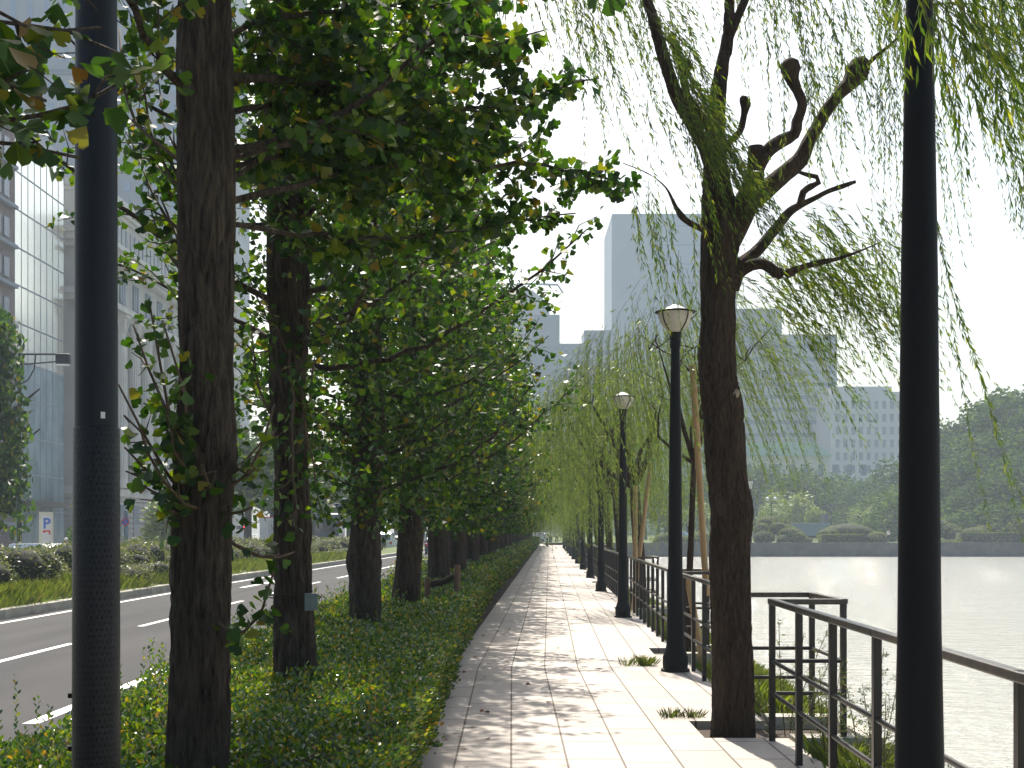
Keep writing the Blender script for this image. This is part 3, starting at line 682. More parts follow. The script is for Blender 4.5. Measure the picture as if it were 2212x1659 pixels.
WL = {
 'left': [(1560, 420, .0, 40), (1534, 350, -.1, 34), (1520, 312, -.15, 32), (1492, 262, -.2, 30), (1464, 215, -.25, 30), (1445, 160, -.3, 28), (1430, 115, -.3, 27), (1409, 35, -.3, 24), (1395, -20, -.3, 22), (1370, -200, -.3, 14), (1350, -350, -.3, 6)],
 'stub': [(1548, 300, .1, 26), (1530, 272, .1, 22), (1505, 238, .15, 20), (1485, 205, .15, 17), (1477, 168, .15, 19), (1482, 144, .15, 30), (1484, 132, .15, 22), (1485, 126, .15, 8)],
 'stub2': [(1478, 175, .15, 15), (1466, 130, .2, 14), (1456, 95, .2, 16), (1449, 80, .2, 26), (1448, 72, .2, 8)],
 'small': [(1560, 330, .1, 16), (1577, 305, .15, 15), (1598, 285, .15, 15), (1607, 248, .15, 14), (1611, 226, .15, 24), (1606, 214, .15, 22), (1600, 209, .15, 10)],
 'right': [(1570, 520, -.02, 66), (1592, 480, -.05, 62), (1614, 434, -.1, 56), (1630, 390, -.1, 44), (1632, 350, -.1, 34), (1632, 316, -.1, 32)],
 'rb': [(1632, 370, -.1, 34), (1655, 330, -.15, 32), (1688, 305, -.2, 30), (1716, 290, -.2, 26), (1722, 262, -.2, 24), (1733, 226, -.2, 22), (1722, 195, -.2, 22), (1712, 174, -.2, 28), (1707, 150, -.2, 44), (1705, 136, -.2, 40), (1703, 128, -.2, 20)],
 'rc': [(1612, 440, -.1, 48), (1650, 412, 0, 44), (1690, 378, .05, 40), (1728, 345, .1, 36), (1744, 312, .1, 30), (1765, 275, .15, 28), (1785, 240, .15, 28), (1812, 205, .15, 26), (1834, 180, .2, 34), (1850, 158, .2, 54), (1860, 138, .2, 46), (1866, 126, .2, 22)],
 'rc2': [(1852, 165, .2, 16), (1885, 128, .25, 11), (1925, 95, .3, 7), (1960, 60, .3, 4)],
 'rd': [(1590, 575, .0, 30), (1612, 560, .1, 26), (1636, 541, .15, 26), (1672, 498, .2, 23), (1705, 458, .25, 20), (1733, 441, .3, 14), (1760, 428, .3, 12), (1789, 413, .35, 11), (1820, 402, .35, 12), (1848, 392, .35, 8)],
 'rd2': [(1728, 445, .28, 17), (1735, 415, .25, 16), (1752, 402, .25, 15), (1768, 394, .25, 14), (1764, 382, .2, 12), (1745, 378, .2, 11), (1726, 372, .15, 9)],
 're': [(1580, 620, .05, 40), (1596, 590, .05, 30), (1620, 574, .0, 26), (1650, 570, -.05, 26), (1676, 588, -.1, 26), (1700, 592, -.1, 22), (1730, 578, -.1, 14), (1775, 566, -.15, 14), (1805, 560, -.15, 9), (1850, 545, -.2, 6), (1905, 522, -.2, 4)],
 'tw': [(1535, 505, -.1, 18), (1512, 492, -.2, 14), (1490, 482, -.25, 14), (1470, 465, -.3, 16), (1460, 448, -.3, 10), (1438, 405, -.4, 4), (1400, 375, -.45, 3), (1345, 352, -.5, 2.4)],
 'up': [(1572, 90, .2, 18), (1640, -60, .3, 20), (1760, -200, .4, 18), (1900, -300, .3, 14), (2050, -340, 0, 9), (2200, -330, -.4, 5)],
 'knob': [(1600, 1140, -.05, 50), (1612, 1118, -.05, 30), (1619, 1104, -.05, 14)],
 'knob2': [(1530, 790, -.02, 40), (1514, 768, -.02, 20), (1509, 760, -.02, 8)],
}
for i, (kx, pl) in enumerate(WL.items()):
    pts, rad = wpath(pl); vs, fs = bark_tube(pts, rad, 20 if kx not in ('tw', 'rc2') else 8, .04, .004, 24, .3, i)
    me = bpy.data.meshes.new('limb'); me.from_pydata(vs, [], fs); me.update(); me.shade_smooth(); link('limb', me, M['wbark'], wtr)
kn = Bag(); c = Vector(wx(1563, 1097, -.17)); kn.tube([c + Vector((math.cos(a) * .058, .0, math.sin(a) * .062)) for a in np.linspace(0, 2 * math.pi, 18)], .012, 6, False)
kn.build('knot_ring', M['wbark'], wtr, True)
o = Bag().lathe((0, 0, 0), [(.05, 0), (.03, -.02), (.001, -.03)], 16).build('knot_hollow', M['rope'], wtr, True)
o.location = c + Vector((0, .004, 0)); o.rotation_euler = (R_(90), 0, 0)
o = Bag().blob((0, 0, 0), (.030, .02, .05), 3, .2, 1.5, 20, 12).build('cut_scar', mk('pale_cut_wood', (.30, .24, .17), (.2, .15, .1), 20, .9), wtr, True); o.location = Vector(wx(1588, 853, -.11)); o.rotation_euler = (0, R_(20), 0)

rsw = np.random.RandomState(5); S = Strands()
def curtain(x0, y0, x1, y1, n, Lpx, lean, dY=(-.6, .8), leaf=.085, jitter=22, out=(.2, 0, .1), clump=1, per=2, gap=.045):
    i = 0
    while i < n:
        t = rsw.random(); bx = x0 + (x1 - x0) * t + rsw.normal() * jitter; by = y0 + (y1 - y0) * t + rsw.normal() * jitter
        dy_ = rsw.uniform(*dY); LL = rsw.uniform(*Lpx); ln = rsw.uniform(*lean); yy = rsw.uniform(-.15, .1)
        for q in range(clump):
            S.add(wx(bx + rsw.normal() * 7, by + rsw.normal() * 12, dy_ + rsw.normal() * .08), LL * rsw.uniform(.6, 1.05) / 2.16 * WB[1] / F, (ln + rsw.normal() * .05, yy), rsw, leaf, gap, (out[0] * rsw.uniform(-1, 1) + ln * .5, rsw.uniform(-.3, .3), out[2]), per=per); i += 1
curtain(1090, -130, 1400, -60, 42, (250, 480), (.05, .35), clump=3)
curtain(1150, -60, 1330, 20, 28, (250, 470), (.2, .4), clump=2)
curtain(1395, -60, 1460, 210, 60, (200, 480), (.25, .5), dY=(-.6, -.2), clump=4)
curtain(1450, 130, 1560, 380, 60, (180, 380), (.4, .75), dY=(-.6, -.25), clump=4)
curtain(1420, -140, 1900, -80, 52, (200, 420), (.1, .3), clump=3)
curtain(1620, -60, 1900, 20, 34, (200, 430), (.05, .3), clump=2)
curtain(1700, 150, 1860, 140, 30, (140, 330), (.0, .3), clump=2)
curtain(1880, -120, 2000, 0, 44, (300, 900), (.0, .2), clump=4)
curtain(1600, 580, 1860, 545, 84, (230, 480), (.5, .85), dY=(-.1, .7), clump=4)
curtain(1640, 530, 1790, 415, 60, (250, 560), (.4, .75), dY=(-.1, .6), clump=3)
curtain(1860, 400, 1905, 520, 26, (250, 450), (.2, .5), clump=3)
curtain(1345, 352, 1460, 430, 20, (120, 330), (.05, .25), dY=(-.6, -.3), clump=3)
curtain(1995, -160, 2260, -100, 84, (420, 1000), (.08, .28), dY=(-2.2, .3), clump=9, leaf=.09)
curtain(2020, -60, 2230, 60, 34, (300, 620), (.1, .3), dY=(-1.2, .3), clump=4)
curtain(1925, -70, 2090, -40, 26, (50, 210), (.1, .6), dY=(-6.3, -5.9), leaf=.085, clump=3)
S.add(wx(2010, 420, -1.2), 3.35, (.30, 0), rsw, .085, .03); S.add(wx(2015, 430, -1.2), 2.9, (.31, 0), rsw, .085, .03); S.add(wx(2030, 560, -1.2), 1.9, (.22, 0), rsw, .085, .03)
S.build('crown', M['willow'], wt)

def willow_local(seed, H=6.2, R=2.6, leaf=.12, n=170, lean=(.2, 0), tr=.14, low=(1.0, 2.6), gap=.07, step=.14, wind=(.15, 0), shift=(0, 0)):
    rs = np.random.RandomState(seed)
    top = (lean[0], lean[1], 2.6)
    tb = bark_tube([(0, 0, -.25), (lean[0] * .2, lean[1] * .2, .8), (lean[0] * .6, lean[1] * .5, 1.7), top], [tr * 1.15, tr, tr * .9, tr * .8], 20, .12, .008, 18, .2, seed)
    br = Bag(); st = Strands()
    for i in range(7):
        az = i * .9 + rs.uniform(-.3, .3); rr = R * rs.uniform(.12, .38)
        p1 = np.array([lean[0] + shift[0] + math.cos(az) * rr, lean[1] + shift[1] + math.sin(az) * rr, H * rs.uniform(.60, .80)])
        mid = (np.array(top) + p1) / 2 + rs.normal(size=3) * .2
        pp, rr_ = catmull([top, mid, p1], [tr * .6, tr * .35, tr * .15], .25); br.tube(pp, rr_, 7)
        for q in range(3):
            e = p1 + np.array([rs.normal() * .25, rs.normal() * .25, rs.uniform(.1, .45)]); br.tube([p1, (p1 + e) / 2 + rs.normal(size=3) * .06, e], [tr * .15, .012, .006], 5)
    for i in range(n):
        a = rs.uniform(0, 2 * math.pi); q = math.sqrt(rs.random()); rr = R * q * rs.uniform(.8, 1.1)
        z = H * (1 - .30 * q * q) + rs.normal() * .22; p = (lean[0] + shift[0] + math.cos(a) * rr * .7, lean[1] + shift[1] + math.sin(a) * rr * .7, z)
        zl = rs.uniform(*low) if rs.random() < .6 else rs.uniform(low[1], H * .75)
        st.add(p, max(.6, z - zl), wind, rs, leaf, gap, (math.cos(a) * .55 * q, math.sin(a) * .55 * q, .25), .003, step, per=2)
    return tb, br, st
def plant_willow(loc, label, seed, mat=None, **kw):
    t = empty('willow_tree', (loc[0], loc[1], 0), label, 'tree', 'willows on the moat side')
    tb, br, st = willow_local(seed, **kw)
    me = bpy.data.meshes.new('trunk'); me.from_pydata(tb[0], [], tb[1]); me.update(); me.shade_smooth(); tk = link('trunk', me, M['wbark'], t)
    br.build('limb', M['wbark'], tk, True); st.build('crown', mat or M['willow_far'], t); return t
plant_willow((2.42, 18.2), 'young willow tied to tan bamboo stakes, just behind the big trunk', 31, H=5.3, R=1.9, leaf=.10, n=240, tr=.05, lean=(.1, .1), low=(1.6, 3.4), gap=.06, wind=(.35, 0))
plant_willow((2.42 + cx(28.2), 28.2), 'pale green willow behind the second lamp, its strands reaching left over the path', 32, H=6.0, R=2.8, leaf=.115, n=430, tr=.13, lean=(-.15, 0), low=(1.3, 2.8), wind=(.06, 0), shift=(-.1, 0))
wf = []
for i, Y in enumerate([36.5, 43.0, 53.5, 64.5]):
    wf.append(plant_willow((2.5 + cx(Y), Y), ['third willow behind the big one, hanging over the third lamp', 'fourth willow back along the railing, hiding the fifth lamp', 'fifth willow back along the railing, small and pale', 'sixth willow back along the railing, small and pale'][i], 33 + i, H=6.3, R=3.0, leaf=.15, n=260, tr=.13, lean=(-.2, 0), low=(.9, 2.4), gap=.1, step=.2, wind=(.05, 0), shift=(-.3, 0)))
for i in range(9):
    Y = 75 + i * 10.5; c_ = copy_tree(wf[2 + i % 2]); c_['label'] = ['seventh', 'eighth'][i] + ' willow back along the railing, part of the pale row' if i < 2 else 'very far willow of the pale row near the vanishing point'; c_.location = (2.3 + cx(Y), Y, 0); c_.rotation_euler = (0, 0, i * 1.3); c_.scale = (1.1, 1.1, 1.05)

# ------------------------------------------------------------------ hedge on the road side of the promenade
def hedge_h(uu, y):
    h = .40 + .16 * min(1, max(0, (y - 5.5) / 5.0)) + .24 * min(1, max(0, (y - 12) / 26.0))
    return h + .10 * noise.noise(Vector((uu * 1.1, y * .8, 2))) + .05 * noise.noise(Vector((uu * 3.5, y * 3, 7)))
def hedge_right(y): return -.66 - .30 * min(1, max(0, (y - 14) / 16.0)) + .07 * noise.noise(Vector((y * 1.1, 3, 1))) + .04 * noise.noise(Vector((y * 4, 9, 1)))
def hedge_part(name, y0, y1, zones, parent):
    yy = np.arange(y0, y1 + .01, .5 if y1 < 60 else 2.0); us_ = [0, .03, .25, .5, .75, .95, 1.0]; vs = []; fs = []
    for y in yy:
        ur = hedge_right(y) - .10; ul = -2.75
        for k_, t in enumerate(us_):
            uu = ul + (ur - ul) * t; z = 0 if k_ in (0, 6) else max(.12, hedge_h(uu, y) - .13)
            vs.append((uu + cx(y), y, z))
    n = len(us_)
    for i in range(len(yy) - 1):
        for j_ in range(n - 1): fs.append((i * n + j_, i * n + j_ + 1, (i + 1) * n + j_ + 1, (i + 1) * n + j_))
    fs.append(tuple(range(n))); fs.append(tuple((len(yy) - 1) * n + q for q in range(n - 1, -1, -1)))
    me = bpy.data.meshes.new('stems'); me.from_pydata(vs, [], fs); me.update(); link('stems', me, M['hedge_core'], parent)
    P_ = []; A = []; NN = []; SS = []
    for (a, b, dens, size) in zones:
        area = (b - a) * 2.1; n = int(area * dens)
        for _ in range(n):
            y = rng.uniform(a, b); ur = hedge_right(y)
            if rng.random() < .26:          # right face
                z = rng.uniform(.02, 1) ** .8 * (hedge_h(ur, y) + .02); uu = ur + rng.normal() * .035 - .10 * (z < .1); ax = (.7, rng.normal() * .5, rng.uniform(.0, .9))
            elif rng.random() < .06 and a > 12: z = rng.random() * .5; uu = -2.75 + rng.normal() * .04; ax = (-.7, rng.normal() * .5, .4)
            else:
                uu = rng.uniform(-2.78, ur + .03); z = hedge_h(uu, y) - abs(rng.normal()) * .055 + .015; ax = (rng.normal() * .55, rng.normal() * .55, rng.uniform(.2, 1.0))
            P_.append((uu + cx(y), y, z)); A.append(ax); NN.append(rng.normal(size=3) + np.array([0, 0, .6])); SS.append(size * rng.uniform(.7, 1.25))
        for _ in range(int(area * (7 if a < 14 else 3))):       # upright shoots
            y = rng.uniform(a, b); uu = rng.uniform(-2.8, -2.1) if rng.random() < .6 else rng.uniform(-2.7, hedge_right(y)); h = hedge_h(uu, y); Ls = rng.uniform(.08, .30) * (1.2 if uu < -2.1 else .7)
            for q in range(int(Ls / size * 2.2)):
                z = h + Ls * q / (Ls / size * 2.2); az = q * 2.4
                P_.append((uu + cx(y) + rng.normal() * .006, y + rng.normal() * .006, z)); A.append((math.cos(az) * .6, math.sin(az) * .6, .7)); NN.append((0, 0, 1) if q % 2 else rng.normal(size=3)); SS.append(size * .9)
    leaves('foliage', P_, A, NN, SS, OVAL if zones[0][3] < .04 else KITE, M['hedge'], parent)
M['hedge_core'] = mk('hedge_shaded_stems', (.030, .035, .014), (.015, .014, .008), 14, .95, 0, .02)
hd = empty('hedge', (0, 0, 0), 'long low clipped hedge of small glossy leaves under the nearest ginkgos', 'hedge')
hedge_part('hedge', 4.2, 13, [(4.2, 8, 4600, .034), (8, 13, 3600, .037)], hd)
hedge_part('hedge', 13, 43.6, [(13, 20, 2300, .047), (20, 30, 1300, .062), (30, 43.6, 700, .085)], hd)
hd2 = empty('hedge', (0, 0, 0), 'second hedge, starting after the gap and running to the far end', 'hedge')
hedge_part('hedge', 45.2, 160, [(45.2, 70, 330, .13), (70, 110, 150, .2), (110, 160, 80, .28)], hd2)

# ------------------------------------------------------------------ park lamps
LP = [(.17, 0), (.17, .028), (.145, .034), (.15, .10), (.148, .17), (.132, .22), (.118, .265), (.114, .275), (.110, .285), (.104, .33), (.085, 1.25), (.071, 2.7), (.052, 3.80)]
def make_lamp():
    t = empty('street_lamp', (0, 0, 0), 'x', 'street lamp', 'black park lamps along the railing')
    Bag().lathe((0, 0, 0), LP, 40).build('post', M['black_metal'], t, True)
    Bag().lathe((0, 0, 0), [(.052, 3.80), (.062, 3.83), (.064, 3.90), (.060, 3.905), (.060, 3.915), (.066, 3.92), (.072, 4.0), (.066, 4.01)], 32).build('collar', M['black_metal'], t, True)
    prof = []
    for i in range(13):
        a = i / 12; prof.append((.070 + (.205 - .070) * math.sin(a * math.pi / 2) ** .9, 4.0 + .235 * a ** 1.05))
    b = Bag().lathe((0, 0, 0), prof, 40).build('glass_bowl', M['bowl'], t, True)
    for q in range(4):
        a = q * math.pi / 2 + math.pi / 4
        Bag().tube([((r_ + .006) * math.cos(a), (r_ + .006) * math.sin(a), z_) for r_, z_ in prof], .0075, 6).build('rib', M['black_metal'], b, True)
    rim = Bag().lathe((0, 0, 0), [(.19, 4.232), (.238, 4.236), (.243, 4.243), (.238, 4.25), (.14, 4.256)], 48).build('rim', M['black_metal'], t, True)
    Bag().lathe((0, 0, 0), [(.15, 4.2565), (.135, 4.275), (.10, 4.295), (.055, 4.313), (.05, 4.322), (.02, 4.33)], 40).build('cap', M['alu'], rim, True)
    return t
lamp = make_lamp()
LY = [(5.25, 1.62), (15.6, 1.93), (25.4, 2.136), (36.5, 2.46), (47.0, 2.79)]
names = ['nearest black park lamp, a thick post cut off at top and bottom of the picture', 'second black park lamp from the camera, whole, just left of the big willow trunk', 'third black park lamp from the camera, left of the second and half as tall',
         'fourth black park lamp from the camera, thin, in front of the pale willows', 'fifth black park lamp from the camera, small, among willow strands']
for i in range(13):
    if i < 5: Y, X = LY[i]; lb = names[i]
    else: Y = 47 + (i - 4) * 10.4; X = 1.93 + cx(Y); lb = ['sixth', 'seventh', 'eighth'][i - 5] + ' black park lamp from the camera, tiny under the willow row' if i < 8 else 'tiny far black park lamp near the vanishing point of the path'
    o = lamp if i == 0 else copy_tree(lamp)
    o.location = (X, Y, 0); o['label'] = lb; o.rotation_euler = (0, 0, -.18)
    if i == 1: o.rotation_euler = (0, 0, -.12)

# ------------------------------------------------------------------ railing
rail = empty('metal_railing', (0, 0, 0), 'dark brown metal railing along the moat, stepping outward round each willow', 'railing')
def ru(y): return 1.93 + .022 * max(0, y - 5) if y < 10.4 else 2.05 + min(.12, .012 * (y - 10.4))
segs = []; cur = -1.6
runs = []                        # straight runs of (x, y) corner points
bumps = [(10.4, 11.55), (17.6, 18.8), (27.7, 28.9), (42.4, 43.6), (52.8, 54.0), (63.8, 65.0)]
poly = [(ru(-2), -2.0)]
for y in (5.0,): poly.append((ru(y), y))
for a, b in bumps:
    ca = ru(a) + cx(a); cb = ru(b) + cx(b); poly += [(ca, a), (ca + .56, a), (cb + .56, b), (cb, b)]
poly += [(ru(90) + cx(90), 90), (ru(130) + cx(130), 130), (ru(170) + cx(170), 170)]
HZ = 1.12
post_me = Bag().b2(-.0225, .0225, -.0225, .0225, -.05, 1.09).build('post', M['bronze'], rail); first = True; stuff = Bag(); npost = 0
def post(x, y, rz=0):
    global first, npost
    if y > 52: stuff.b2(x - .0225, x + .0225, y - .0225, y + .0225, -.05, 1.09); return
    if first: o = post_me; first = False
    else: o = post_me.copy(); COL.objects.link(o); o.parent = rail
    o.location = (x, y, 0); npost += 1
for i, ((xa, ya_), (xb, yb)) in enumerate(zip(poly[:-1], poly[1:])):
    L = math.hypot(xb - xa, yb - ya_); a = Vector((xa, ya_, HZ - .02)); b = Vector((xb, yb, HZ - .02)); d = (b - a).normalized()
    tb = Bag()
    n = max(1, round(L / 1.0)); n = 1 if L < 1.3 else n
    for q in range(n):               # rail lengths with a visible joint at each post
        p = a + (b - a) * (q / n) + d * .003; p2 = a + (b - a) * ((q + 1) / n) - d * .003
        if q == 0: p = a - d * .032
        if q == n - 1: p2 = b + d * .028
        tb.bar(p, p2, .064, .044)
    o = tb.build('top_rail', M['railtop'], rail, bevel=.009 if yb < 60 else 0)
    if abs(xb - xa) > .3: o.location.z = -.0023
    for z in (.63, .375):
        t2 = Bag()
        t2.tube([Vector((xa, ya_, z)) - d * .01, Vector((xb, yb, z)) + d * .01], .0165, 8); t2.build('mid_rail', M['bronze'], rail, True)
    if L > 1.3 or True:
        for q in range(n):
            p = a + (b - a) * (q / n); post(p.x, p.y)
if stuff.n:
    o = stuff.build('post', M['bronze'], rail); o['kind'] = 'stuff'

# ------------------------------------------------------------------ tall pole beside the road with its dimpled sleeve
pl = empty('light_pole', (-1.575, 5.0, 0), 'thick dark steel lighting pole at the left, lower half wrapped in a dimpled black sleeve', 'pole')
Bag().lathe((0, 0, 0), [(.079, 2.03), (.0785, 2.5), (.076, 4.0), (.072, 6), (.06, 9)], 48).build('shaft', M['pole'], pl, True)
Bag().lathe((0, 0, 0), [(.09, -.1), (.0895, .2), (.088, 1.0), (.0865, 2.035), (.0835, 2.045), (.081, 2.046)], 48).build('sleeve', M['sleeve'], pl, True)
Bag().box((.046, -.0665, 2.085), (.016, .0035, .024), rz=.62).build('sticker', M['boxwhite'], pl)
for z in (1.03, .83, .30): Bag().box((-.094, -.012, z), (.014, .02, .018)).build('clip', M['black_metal'], pl, bevel=.002)

# tag tied to the second ginkgo
tg = empty('name_tag', (b2[0], b2[1], 0), 'small blank grey plate tied with dark string round the second ginkgo trunk', 'tag')
c = rel(b2, 672, 1300, 10.12)
Bag().box((c[0], c[1], c[2]), (.098, .012, .135), rz=.15).build('plate', M['plate'], tg, bevel=.002)
Bag().tube([(math.cos(a) * .212, math.sin(a) * .212, c[2] + .03 - .03 * math.sin(a)) for a in np.linspace(0, 2 * math.pi, 24)], .0045, 5, False).build('string', M['rope'], tg)
# wooden stake frame between the fourth and fifth ginkgo
st_ = empty('tree_stake_frame', (-1.35, 21.0, 0), 'short wooden stake frame lashed with black rubber, by the fourth ginkgo', 'stake')
for dx, h in ((0.0, .92), (.47, 1.12)): Bag().tube([(dx, 0, -.1), (dx + .01, 0, h)], .05, 10).build('stake', M['stakewood'], st_, True)
Bag().tube([(-.05, .06, .80), (.25, .02, .84), (.52, .05, .98)], [.05, .06, .045], 8).build('crossbar', M['rope'], st_, True)
# bamboo stakes of the young willow and the next one
def stake(a, b, r, label):
    a = Vector(a); b = Vector(b); bg_ = Bag(); L = (b - a).length; n = int(L / .32); pts = []; rr = []
    for i in range(n + 1):
        p = a + (b - a) * (i / n)
        for dz, k_ in ((-.012, 1), (0, 1.13), (.012, 1)): pts.append(p + (b - a).normalized() * dz); rr.append(r * k_)
    bg_.tube(pts, rr, 10); o = bg_.build('bamboo_stake', M['bamboo'], None, True); props(o, label, 'stake', 'bamboo stakes propping willows'); return o
stake(tuple(P(1526, 1285, 18.0)), tuple(P(1496, 790, 17.9)), .045, 'long tan bamboo stake rising beside the second lamp post')
stake(tuple(P(1527, 1480, 17.3)), tuple(P(1484, 1240, 17.7)), .045, 'short tan bamboo stake leaning inside the railing bump behind the second lamp')
stake(tuple(P(1372, 1400, 26.8)), tuple(P(1372, 1050, 27)), .05, 'upright tan stake just right of the third lamp post')
stake(tuple(P(1366, 1330, 27.6)), tuple(P(1405, 1000, 27.9)), .045, 'thin tan bamboo stake leaning right behind the third lamp post')

# ------------------------------------------------------------------ grass, weeds and fallen leaves
def tufts(name, pts, h, m, n_each, spread):
    P_ = []; A = []; NN = []; SS = []
    for (x, y, z) in pts:
        for _ in range(n_each):
            a = rng.uniform(0, 2 * math.pi); r = abs(rng.normal()) * spread
            P_.append((x + math.cos(a) * r, y + math.sin(a) * r, z)); t = rng.uniform(.05, .5); A.append((math.cos(a) * t + .12, math.sin(a) * t, 1)); NN.append((math.cos(a), math.sin(a), -.4)); SS.append(h * rng.uniform(.4, 1.2))
    return leaves(name, P_, A, NN, SS, BLADE, m)
gp = []
for _ in range(9000):
    y = 3 + 40 * rng.random() ** 1.9; uu = rng.uniform(2.48, 4.6)
    if 10.2 < y < 11.8 and uu < 3.1: continue
    gp.append((uu + cx(y), y, bankz(uu, y) - .01))
for _ in range(3500):
    y = 6 + 9 * rng.random(); uu = rng.uniform(2.42, 3.6)
    if 10.2 < y < 11.8 and uu < 3.1: continue
    gp.append((uu, y, bankz(uu, y) - .01))
o = tufts('grass', gp, .36, M['grass'], 13, .09); props(o, 'long bright grass covering the bank between railing and water', 'grass', None, 'stuff')
for lb, (x, y), n, h in (('small green grass tuft growing at the foot of the second lamp', (1.66, 16.3), 90, .15), ('dry brownish grass tuft on the paving left of the big willow', (1.50, 11.75), 90, .10), ('low grass patch under the far willows at the path edge', (2.1 + cx(62), 62), 160, .5)):
    o = tufts('grass_tuft', [(x + rng.normal() * .09, y + rng.normal() * .06, -.02) for _ in range(6)], h, M['weed'] if 'dry' in lb else M['grass'], n // 2, .05); props(o, lb, 'grass tuft')
def weed(x, y, z, h, label, seed):
    rs = np.random.RandomState(seed); st = Bag(); fol = Foliage()
    for s_ in range(5):
        e = np.array([rs.normal() * .18 * h, rs.normal() * .12 * h, h * rs.uniform(.7, 1.1)]); pts = [np.zeros(3), e * .5 + rs.normal(size=3) * .02, e]; st.tube(pts, [.005, .004, .002], 4, False)
        for q in range(26):
            t = .2 + .8 * q / 26; c = e * t; d = rs.normal(size=3) * np.array([1, 1, .3]); d /= np.linalg.norm(d); L = .16 * h * (1.15 - t) + .02
            st.tube([c, c + d * L + np.array([0, 0, .4 * L])], [.002, .001], 3, False)
            for k_ in range(5): fol.rosette(c + (d * L + np.array([0, 0, .4 * L])) * (k_ + 1) / 5, 2, .016, .010, rs)
    o = fol.build('tall_weed', KITE, [M['weed'], M['wtwig']], None, st); o.location = (x, y, z); props(o, label, 'weed', 'feathery weeds on the bank')
for i, (dx, dy, Y, h, lb) in enumerate([(1700, 1600, 10.9, 1.1, 'tall feathery weed standing behind the railing corner post next to the big willow'), (1870, 1660, 8.8, 1.0, 'feathery weed between the two railing posts left of the nearest lamp'), (1915, 1700, 8.0, .95, 'feathery weed touching the left side of the nearest lamp post'), (2085, 1720, 7.4, .75, 'small reddish weed right of the nearest lamp post'), (1560, 1450, 16.2, .9, 'weed just behind the railing right of the second lamp'), (1790, 1690, 9.6, .8, 'low weed in the bump of the railing beside the willow')]):
    p = P(dx, dy, Y); uu = p.x; weed(p.x, Y, bankz(uu, Y) - .02, h, lb, i)
# dry leaves scattered on the slabs
P_ = []; A = []; NN = []; SS = []
k = N('dry_leaf'); k.b.inputs['Base Color'].default_value = (.16, .06, .03, 1); k.rough(.8); M['dry'] = k.m
for i in range(42):
    y = 8.8 + 14 * rng.random() ** 1.8 ; x = (-.60 + abs(rng.normal()) * .24) if i < 34 else rng.uniform(-.5, 2.0)
    o = leaves('fallen_leaf', [(0, 0, 0)], [(rng.normal(), rng.normal(), .05)], [(rng.normal() * .25, rng.normal() * .25, 1)], .075 * rng.uniform(.6, 1.1), FAN, M['dry']); o.location = (x + cx(y), y, .008)
    props(o, 'dry brown leaf lying on the paving slabs', 'fallen leaf', 'dry leaves on the paving')

# ------------------------------------------------------------------ shrubs of the road median
def bush_mesh(seed, n=3600, leaf=.075):
    rs = np.random.RandomState(seed); P_ = []; A = []; NN = []; SS = []; core = Bag()
    cs = [((0, 0, .42), (.85, .95, .62))] + [((rs.uniform(-.55, .55), rs.uniform(-.7, .7), rs.uniform(.35, .75)), (rs.uniform(.35, .55),) * 3) for _ in range(6)]
    for c, r in cs:
        core.blob(c, tuple(q * .86 for q in r), seed, .2, 2, 14, 9); m_ = int(n * r[0] * r[1] / 2.2)
        for _ in range(m_):
            d = rs.normal(size=3); d /= np.linalg.norm(d)
            if d[2] < -.35: continue
            kk = 1 + .16 * noise.noise(Vector(d * 2.5 + seed)) + rs.normal() * .045
            P_.append(np.array(c) + d * np.array(r) * kk); A.append(d * .6 + rs.normal(size=3) * .6 + np.array([0, 0, .3])); NN.append(d + rs.normal(size=3) * .6); SS.append(leaf * rs.uniform(.7, 1.3))
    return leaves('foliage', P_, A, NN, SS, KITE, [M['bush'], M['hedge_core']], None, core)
bushes = [bush_mesh(40 + i) for i in range(3)]
ORD2 = 'first second third fourth fifth sixth seventh eighth ninth tenth eleventh twelfth thirteenth fourteenth fifteenth sixteenth seventeenth eighteenth nineteenth twentieth twenty-first twenty-second'.split()
nb = 0; rowc = {}; ORD = ['first', 'second', 'third', 'fourth', 'fifth', 'sixth', 'seventh', 'eighth']
for row, (ub, a0, b0_, stp_) in enumerate([(-13.0, 27, 108, 2.6), (-14.7, 27, 116, 2.3), (-16.2, 30, 120, 2.4)]):
    y = a0 + row * .9
    while y < b0_:
        if row == 0 and rng.random() < .42: y += stp_; continue
        src = bushes[nb % 3]; o = src if nb < 3 else src.copy()
        if nb >= 3: COL.objects.link(o)
        sc_ = (.72 if row == 0 else 1.15 if row == 1 else 1.25) * rng.uniform(.85, 1.15)
        o.location = (ub + rx(y) + rng.normal() * .2, y, -.08); o.scale = (sc_, sc_ * 1.15, sc_ * rng.uniform(.78, .95) * (.8 if row == 0 else 1)); o.rotation_euler = (0, 0, rng.uniform(0, 6.28)); o.name = 'shrub'
        ct = rowc.get(row, 0); rowc[row] = ct + 1
        props(o, ('%s ' % ORD[ct] if ct < 8 else 'far ') + ['low rounded shrub from the camera at the kerb edge of the road median', 'glossy shrub from the camera in the middle row of the median', 'tall glossy shrub from the camera in the back row of the median'][row], 'shrub', ['low shrubs at the median kerb', 'middle shrubs of the median', 'back row shrubs of the median'][row])
        nb += 1; y += stp_ * (1 if y < 60 else 1.7)
gp = []
for _ in range(2600):
    y = 26 + 70 * rng.random() ** 1.5; uu = rng.uniform(-14.2, -11.98); gp.append((uu + rx(y), y, -.15 if uu > -12.2 else -.04))
o = tufts('grass', gp, .42, M['grass'], 12, .22); props(o, 'strip of long grass between the median kerb and its shrubs', 'grass', None, 'stuff')

